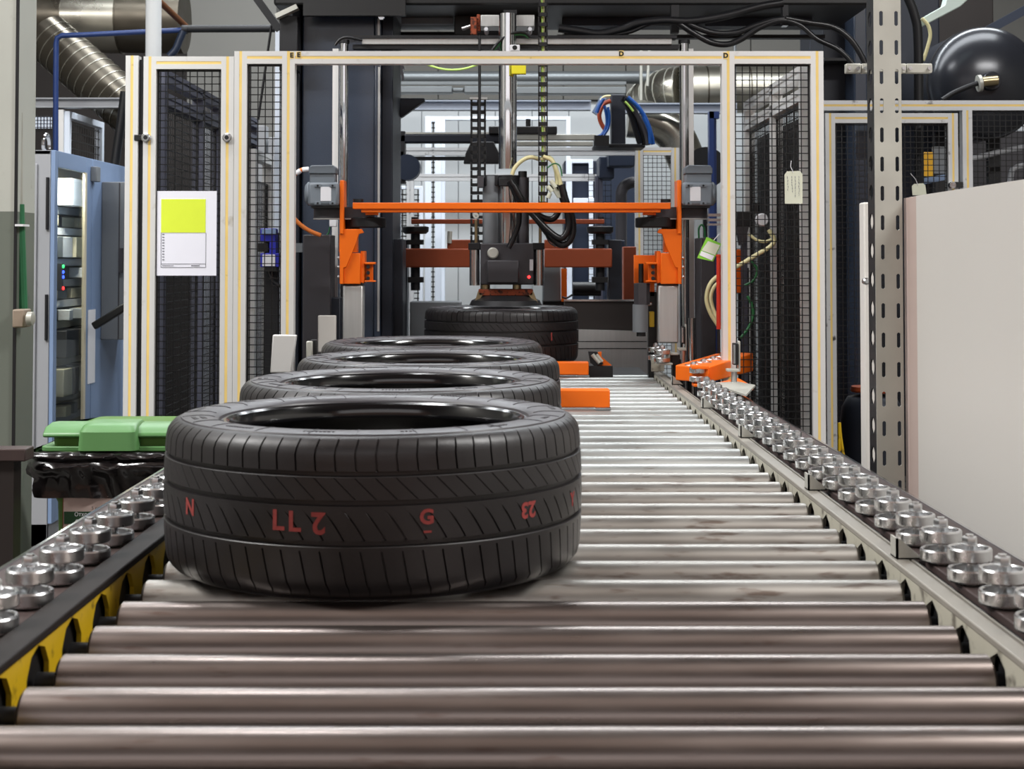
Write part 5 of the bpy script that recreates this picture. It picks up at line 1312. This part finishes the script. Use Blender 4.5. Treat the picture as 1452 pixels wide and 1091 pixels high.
for px in (528, 1042): part('hanger', MB().cyl(P(px, 150, 11.25), P(px, -330, 11.25), 0.012, 8), M['roofsteel'], im)
bd = thing('round_duct', 'big galvanised round duct with a ribbed elbow beside the second guide rod', 'duct', tuple(P(980, 130, 11.8)))
part('straight_run', MB().tube([P(962, 128, 11.8), P(1200, 126, 11.8)], 0.19, 28), M['duct'], bd)
part('elbow', MB().tube(smooth_path([P(965, 128, 11.8), P(948, 130, 11.85), P(930, 137, 12.0), P(915, 150, 12.25)], 8), 0.185, 24), M['duct'], bd)
for p in (972, 1000, 1060): part('joint_ring', MB().cyl(P(p, 128, 11.8), P(p + 2, 128, 11.8), 0.196, 28), M['ductd'], bd)
ring_pts = smooth_path([P(965, 128, 11.8), P(948, 130, 11.85), P(930, 137, 12.0), P(915, 150, 12.25)], 8)
for a, b in zip(ring_pts[2::3], ring_pts[3::3]): part('elbow_rib', MB().cyl(a, a + (b - a) * 0.25, 0.190, 24), M['galv'], bd)
solo('low_duct', MB().tube(smooth_path([P(890, 168, 11.48), P(925, 172, 11.48), P(955, 190, 11.48), P(975, 230, 11.48)]), 0.15, 20), M['duct'], 'pale curved duct below the girder behind the hanging cables', 'duct')
for i, (px, y1) in enumerate(((909, 146), (921, 122))):
    solo('hanger_rod', MB().cyl(P(px, 60, 11.6), P(px - (3 if i else 0), y1, 11.6), 0.012, 10), M['galv'], ('straight threaded hanger rod above the girder', 'slanted hanger rod above the ribbed elbow')[i], 'rod')
bf = solo('blue_frame_post', MB().box(xs(1006, 8.3), 8.3, 0, xs(1013, 8.3), 8.36, P(0, 158, 8.3).z).fb(1006, 158, 1020, 168, 8.3, 0.06).box(xs(1013, 8.3), 8.32, 0, xs(1017, 8.3), 8.36, P(0, 168, 8.3).z), M['blue'], 'bright blue steel frame post behind the second gear motor', 'post')
cable('roof_cable', 'pale green cable sagging just below the portal beam', [(598, 88), (612, 94), (630, 98.5), (648, 99), (665, 96), (684, 89)], 0.006, 'cable_lime', Y=8.5)
solo('dark_pulley', MB().lathe([(0, -0.03), (0.12, -0.03), (0.12, 0.03), (0, 0.03)], c=P(1000, 238, 8.6), axis='y', seg=28).box(xs(997, 8.64), 8.63, 0, xs(1003, 8.64), 8.66, P(0, 238, 8.6).z), M['black'], 'dark round guard disc behind the second gear motor', 'guard disc')
# black hoses under the crossbeam
for l, p, r in (('thick black hose sagging along the crossbeam to the hanger', [(792, 40), (820, 44), (850, 48), (880, 42), (905, 33), (940, 29), (980, 30), (1030, 22), (1075, 10), (1110, 4)], 0.018),
                ('black hose in a deep sag under the crossbeam between two hangers', [(962, 33), (985, 48), (1008, 60), (1030, 63), (1050, 56), (1075, 40), (1100, 30), (1115, 29)], 0.013),
                ('black hose in a shallow sag just above the deep one', [(968, 30), (990, 40), (1015, 47), (1045, 46), (1070, 37), (1095, 29), (1112, 27)], 0.013),
                ('black hose running from the hanger down to the pipe clamp', [(1112, 28), (1135, 36), (1158, 55), (1185, 68), (1200, 80), (1210, 92)], 0.011),
                ('black hose arching from the hanger behind the slotted post', [(1114, 26), (1145, 32), (1180, 38), (1205, 55), (1222, 80), (1230, 100)], 0.013),
                ('thin black hose slung beside the thick one on the crossbeam', [(800, 46), (850, 50), (890, 46), (920, 34), (955, 26)], 0.009)):
    cable('crossbeam_hose', l, p, r, 'hose', 'hose', Y=6.2, group='black hoses under the crossbeam')

# ------------------------------------------------------------------ bay behind the guard door: ducts, pipes and frames
hd = thing('round_duct', 'wide aged duct with riveted joints high behind the pillar', 'duct', tuple(P(130, 75, 9.9)))
part('duct_run', MB().tube([P(20, 26, 9.9), P(262, 30, 9.9)], 0.22, 32), M['ductd'], hd)
part('bright_band', MB().tube([P(97, 28, 9.9), P(173, 29, 9.9)], 0.2225, 32), M['duct'], hd)
part('joint_ring', MB().tube([P(96, 28, 9.9), P(98, 28, 9.9)], 0.226, 32), M['ductd'], hd)
part('joint_ring', MB().tube([P(172, 29, 9.9), P(174, 29, 9.9)], 0.226, 32), M['ductd'], hd)
sdp = thing('ribbed_duct', 'slanting spiral ribbed duct under the aged round duct', 'duct', tuple(P(130, 130, 9.5)))
a_, b_ = P(66, 52, 9.38), P(204, 174, 9.1)
part('duct_run', MB().tube([a_, b_], 0.155, 28), M['ductd'], sdp)
for k in range(1, 14):
    c_ = a_ + (b_ - a_) * (k / 14.0); part('rib', MB().cyl(c_, c_ + (b_ - a_) * 0.006, 0.159, 28), M['duct'], sdp)
bp = thing('blue_pipe', 'blue pipe that rises beside the cabinet and bends along under the duct', 'pipe', tuple(P(79, 212, 8.6)))
q = [P(79, 215, 8.6), P(79, 140, 8.6), P(79.5, 62, 8.6), P(81, 54, 8.6), P(88, 50.5, 8.6), P(120, 49.5, 8.6), P(200, 45.5, 8.6), P(262, 42.5, 8.6)]
part('run', MB().tube(q, 0.0155, 14), M['blue'], bp)
part('valve', MB().cyl(P(258, 42, 8.6), P(266, 42, 8.6), 0.026, 14), M['dark'], bp)
part('blue_bend', MB().tube(smooth_path([P(260, 44, 8.58), P(254, 58, 8.58), P(249, 70, 8.58), P(240, 80, 8.58)]), 0.022, 12), M['bluedark'], bp)
solo('dark_pipe', MB().cyl(P(264, 41, 8.6), P(400, 40.5, 8.6), 0.022, 16), M['dark'], 'dark horizontal pipe across the grey wall above the guard door', 'pipe')
solo('brown_pipe', MB().cyl(P(226, 2, 8.4), P(264, 38, 8.7), 0.018, 14), M['brown'], 'slanting brown pipe above the guard door', 'pipe')
solo('white_pipe', MB().cyl((xs(218, 7.6), 7.6, 0), P(218, -40, 7.6), 0.040, 24), M['whitepipe'], 'thick white vertical pipe behind the top of the guard door', 'pipe')
gi = thing('grey_girder', 'grey girder crossing under the ribbed duct beside the cabinet', 'girder', tuple(P(110, 153, 9.0)))
part('web', MB().fb(20, 140, 178, 151, 8.85, 0.02), M['lightgrey'], gi)
part('flange', MB().fb(20, 138.5, 178, 140.3, 8.82, 0.08).fb(20, 150.5, 178, 152.5, 8.82, 0.08), M['lightgrey'], gi)
solo('black_hose', MB().tube(smooth_path([P(177, 130, 8.2), P(173, 165, 8.2), P(167, 205, 8.2), P(162, 240, 8.2)]), 0.026, 12), M['hose'], 'thick black hose hanging behind the single guard post', 'hose')
wg = thing('white_mesh_gate', 'white framed mesh panel standing behind the electrical cabinet', 'gate', (-2.65, 9.2, 0))
za_ = P(92, 158, 8.86).z
for y in (8.86, 9.58): part('stile', MB().box(-2.68, y - 0.02, 0, -2.63, y + 0.02, za_), M['sash'], wg, bevel=0.003)
part('rail', MB().box(-2.68, 8.88, za_ - 0.04, -2.63, 9.56, za_), M['sash'], wg, bevel=0.003)
part('stile', MB().box(xs(82, 8.84), 8.82, 0, xs(90, 8.84), 8.86, P(0, 156, 8.84).z), M['alu'], wg)
wire_mesh(wg, (-2.655, 8.88), (-2.655, 9.56), 0.3, za_ - 0.05, pitch=0.05, w=0.005, rim=False)
# a lit window far behind the pillar
wl = thing('bay_window', 'small bright barred window behind the pillar and blue pipe', 'window', tuple(P(60, 182, 12.19)))
part('pane', MB().fb(30, 165, 73, 182, 12.19, 0.01), mat('lit_pane', (225, 235, 250), 0.5, emit=0.7), wl)
g = MB()
for k in range(10): g.fb(30 + 4.5 * k, 164, 30.8 + 4.5 * k, 183, 12.17, 0.02)
for k in range(4): g.fb(30, 165 + 5 * k, 73, 166 + 5 * k, 12.17, 0.02)
part('bars', g, M['box'], wl, stuff=True)
solo('sloping_strut', MB().bar(P(362, -5, 6.9), P(396, 42, 6.9), 0.035), M['dark'], 'dark sloping strut above the narrow mesh panel', 'strut')
solo('thin_stay', MB().cyl(P(385, 36, 6.9), P(366, 170, 6.9), 0.006, 8), M['dark'], 'thin dark stay rod seen through the narrow mesh panel', 'stay rod')
solo('pale_post', MB().box(xs(389, 7.4), 7.4, 0, xs(396, 7.4), 7.44, P(0, 42, 7.4).z), M['sash'], 'pale post beside the corner of the navy column', 'post')
solo('grey_rack', MB().box(xs(365, 7.8), 7.8, 0, xs(376, 7.8), 7.9, P(0, 178, 7.8).z).box(xs(380, 7.8), 7.8, 0, xs(389, 7.8), 7.9, P(0, 195, 7.8).z), M['lightgrey'], 'grey rack uprights behind the narrow mesh panel', 'rack', bevel=0.003)
solo('machine_casing', MB().box(xs(215, 9.0), 9.0, 0, xs(292, 9.0), 9.6, P(0, 150, 9.0).z), M['brownpanel'], 'dark brown machine casing behind the mesh guard door', 'machine casing', bevel=0.01)
solo('grey_locker', MB().box(xs(288, 8.2), 8.2, 0, xs(305, 8.2), 8.5, P(0, 170, 8.2).z), M['lightgrey'], 'slim grey upright behind the mesh guard door', 'upright', bevel=0.004)

# ------------------------------------------------------------------ bay behind the scuffed fence: tank, dark machinery
TKY = 7.9
tc = P(1396, 118, TKY); tr_ = 80 * TKY / F
tk = thing('pressure_tank', 'large glossy black pressure tank above the scuffed fence', 'tank', (tc.x, TKY + 0.3, tc.z - tr_))
prof = [(0.0, -0.17)] + [(tr_ * sin(pi/2 * k / 12), -0.17 * cos(pi/2 * k / 12)) for k in range(1, 13)] + [(tr_, 0.6), (0.0, 0.65)]
part('shell', MB().lathe(prof, c=tc, axis='y', seg=48), M['tank'], tk, angle=50)
part('weld_seam', MB().lathe([(tr_, 0.01), (tr_ + 0.006, 0.012), (tr_ + 0.006, 0.03), (tr_, 0.032)], c=tc, axis='y', seg=48), M['dark'], tk)
part('boss', MB().lathe([(0, -0.05), (0.045, -0.05), (0.05, -0.04), (0.05, 0.02)], c=P(1403, 116, TKY - 0.165), axis='y', seg=24), M['tank'], tk)
part('fitting', MB().cyl(P(1414, 114, TKY - 0.24), P(1393, 116, TKY - 0.24), 0.026, 20), M['brass'], tk)
part('fitting_flange', MB().cyl(P(1391, 118, TKY - 0.24), P(1386.5, 118.5, TKY - 0.24), 0.044, 20), M['galv'], tk)
part('hose', MB().tube(smooth_path([P(1386, 118, TKY - 0.24), P(1370, 124, TKY - 0.24), P(1352, 132, TKY - 0.24), P(1336, 142, TKY - 0.24)]), 0.014, 10), M['dark'], tk)
for x in (tc.x - 0.15, tc.x + 0.15): part('support_leg', MB().box(x - 0.03, TKY + 0.3, 0, x + 0.03, TKY + 0.36, tc.z - tr_ + 0.06), M['dark'], tk)
solo('machine_wall', MB().box(xs(1150, 8.6), 8.6, 0, xs(1335, 8.6), 8.9, 3.0), M['inkblue'], 'tall dark machine casing behind the scuffed mesh door', 'machine casing', bevel=0.01)
solo('machine_wall', MB().box(xs(1280, 9.6), 9.6, 0, xs(1412, 9.6), 9.9, 3.4), M['brownpanel'], 'dark brown casing behind the black tank', 'machine casing', bevel=0.01)
solo('machine_wall', MB().box(xs(1372, 8.9), 8.9, 0, xs(1600, 8.9), 9.2, P(0, 185, 8.9).z), M['box'], 'low grey machine casing under the black tank', 'machine casing', bevel=0.01)
md = thing('mint_duct', 'pale mint flat duct slanting over the black tank with a cream hose', 'duct', tuple(P(1330, 40, 7.4)))
part('duct', MB().prism([P(1303, 28, 7.4), P(1340, 7, 7.4), P(1350, -30, 7.4), P(1405, -30, 7.4), P(1362, 9, 7.4), P(1307, 38, 7.4)], (0, 0.08, 0)), mat('mint_enamel', (206, 222, 214), 0.4), md, bevel=0.004)
part('hose', MB().tube(smooth_path([P(1307, 26, 7.38), P(1316, 36, 7.38), P(1319, 50, 7.38), P(1315, 68, 7.38), P(1309, 86, 7.38)]), 0.009, 10), M['hose_cream'], md)
solo('blue_strut', MB().bar(P(1388, 50, 8.6), P(1470, 5, 8.6), 0.05), M['bluedark'], 'dark blue slanting strut behind the top of the tank', 'strut')
ap_ = thing('amber_panel', 'amber panel with a pale blue bar behind the scuffed mesh door', 'panel', tuple(P(1316, 262, 7.4)))
part('amber_sheet', MB().fb(1309.5, 216, 1323, 250, 7.4, 0.03), M['amber'], ap_, bevel=0.002)
part('blue_bar', MB().prism([P(1308, 253, 7.38), P(1342, 247, 7.38), P(1342, 255, 7.38), P(1308, 262, 7.38)], (0, 0.04, 0)), M['bluegrey'], ap_)
part('grey_sheet', MB().fb(1324, 208, 1341, 246, 7.42, 0.03), M['hmi'], ap_)
part('stand', MB().box(xs(1312, 7.45), 7.44, 0, xs(1320, 7.45), 7.48, P(0, 255, 7.45).z), M['dark'], ap_)
for i, pts in enumerate(([(1375, 226), (1400, 220), (1425, 214), (1460, 208)], [(1430, 282), (1434, 246), (1440, 238), (1460, 234)])):
    cable('white_tube', ('pale straight tube behind the scuffed fence under the tank', 'pale bent tube at the frame edge under the tank')[i], pts, 0.016, 'lightgrey', 'tube', Y=8.0)
sh_ = thing('shelf_bracket', 'pale perforated shelf bar on the dark machine casing', 'shelf', tuple(P(1215, 424, 8.0)))
part('bar', MB().fb(1187, 413, 1245, 422, 8.0, 0.3), M['tag'], sh_)
part('lip', MB().fb(1187, 422, 1245, 424.5, 7.98, 0.02), M['galv'], sh_)
part('stand', MB().box(xs(1220, 8.3), 8.3, 0, xs(1245, 8.3), 8.36, P(0, 413, 8.3).z), M['dark'], sh_)
for i, py in enumerate((370, 484)):
    solo('step_plate', MB().fb(1160, py - 2, 1193, py + 2, 8.3, 0.28), M['galv'], ('upper', 'lower')[i] + ' short pale step plate on the dark machine casing', 'step')
dr = thing('drum', 'dark blue drum with a red-brown lid beside the slim white strip', 'drum', (xs(1234, 5.9), 5.9, 0))
zl = P(0, 556, 5.9).z
part('body', MB().lathe([(0, 0), (0.12, 0), (0.124, zl - 0.12), (0.117, zl - 0.06), (0.095, zl - 0.02), (0, zl)], c=(xs(1234, 5.9), 5.9, 0), seg=32), M['inkblue'], dr, angle=50)
part('lid', MB().lathe([(0, zl), (0.08, zl), (0.083, zl + 0.006), (0.08, zl + 0.022), (0, zl + 0.026)], c=(xs(1234, 5.9), 5.9, 0), seg=28), M['oranged'], dr)
part('yellow_hose', MB().tube(smooth_path([P(1190, 640, 5.75), P(1190, 600, 5.75), P(1192, 620, 5.75), P(1198, 660, 5.75)]), 0.006), M['yellow'], dr)
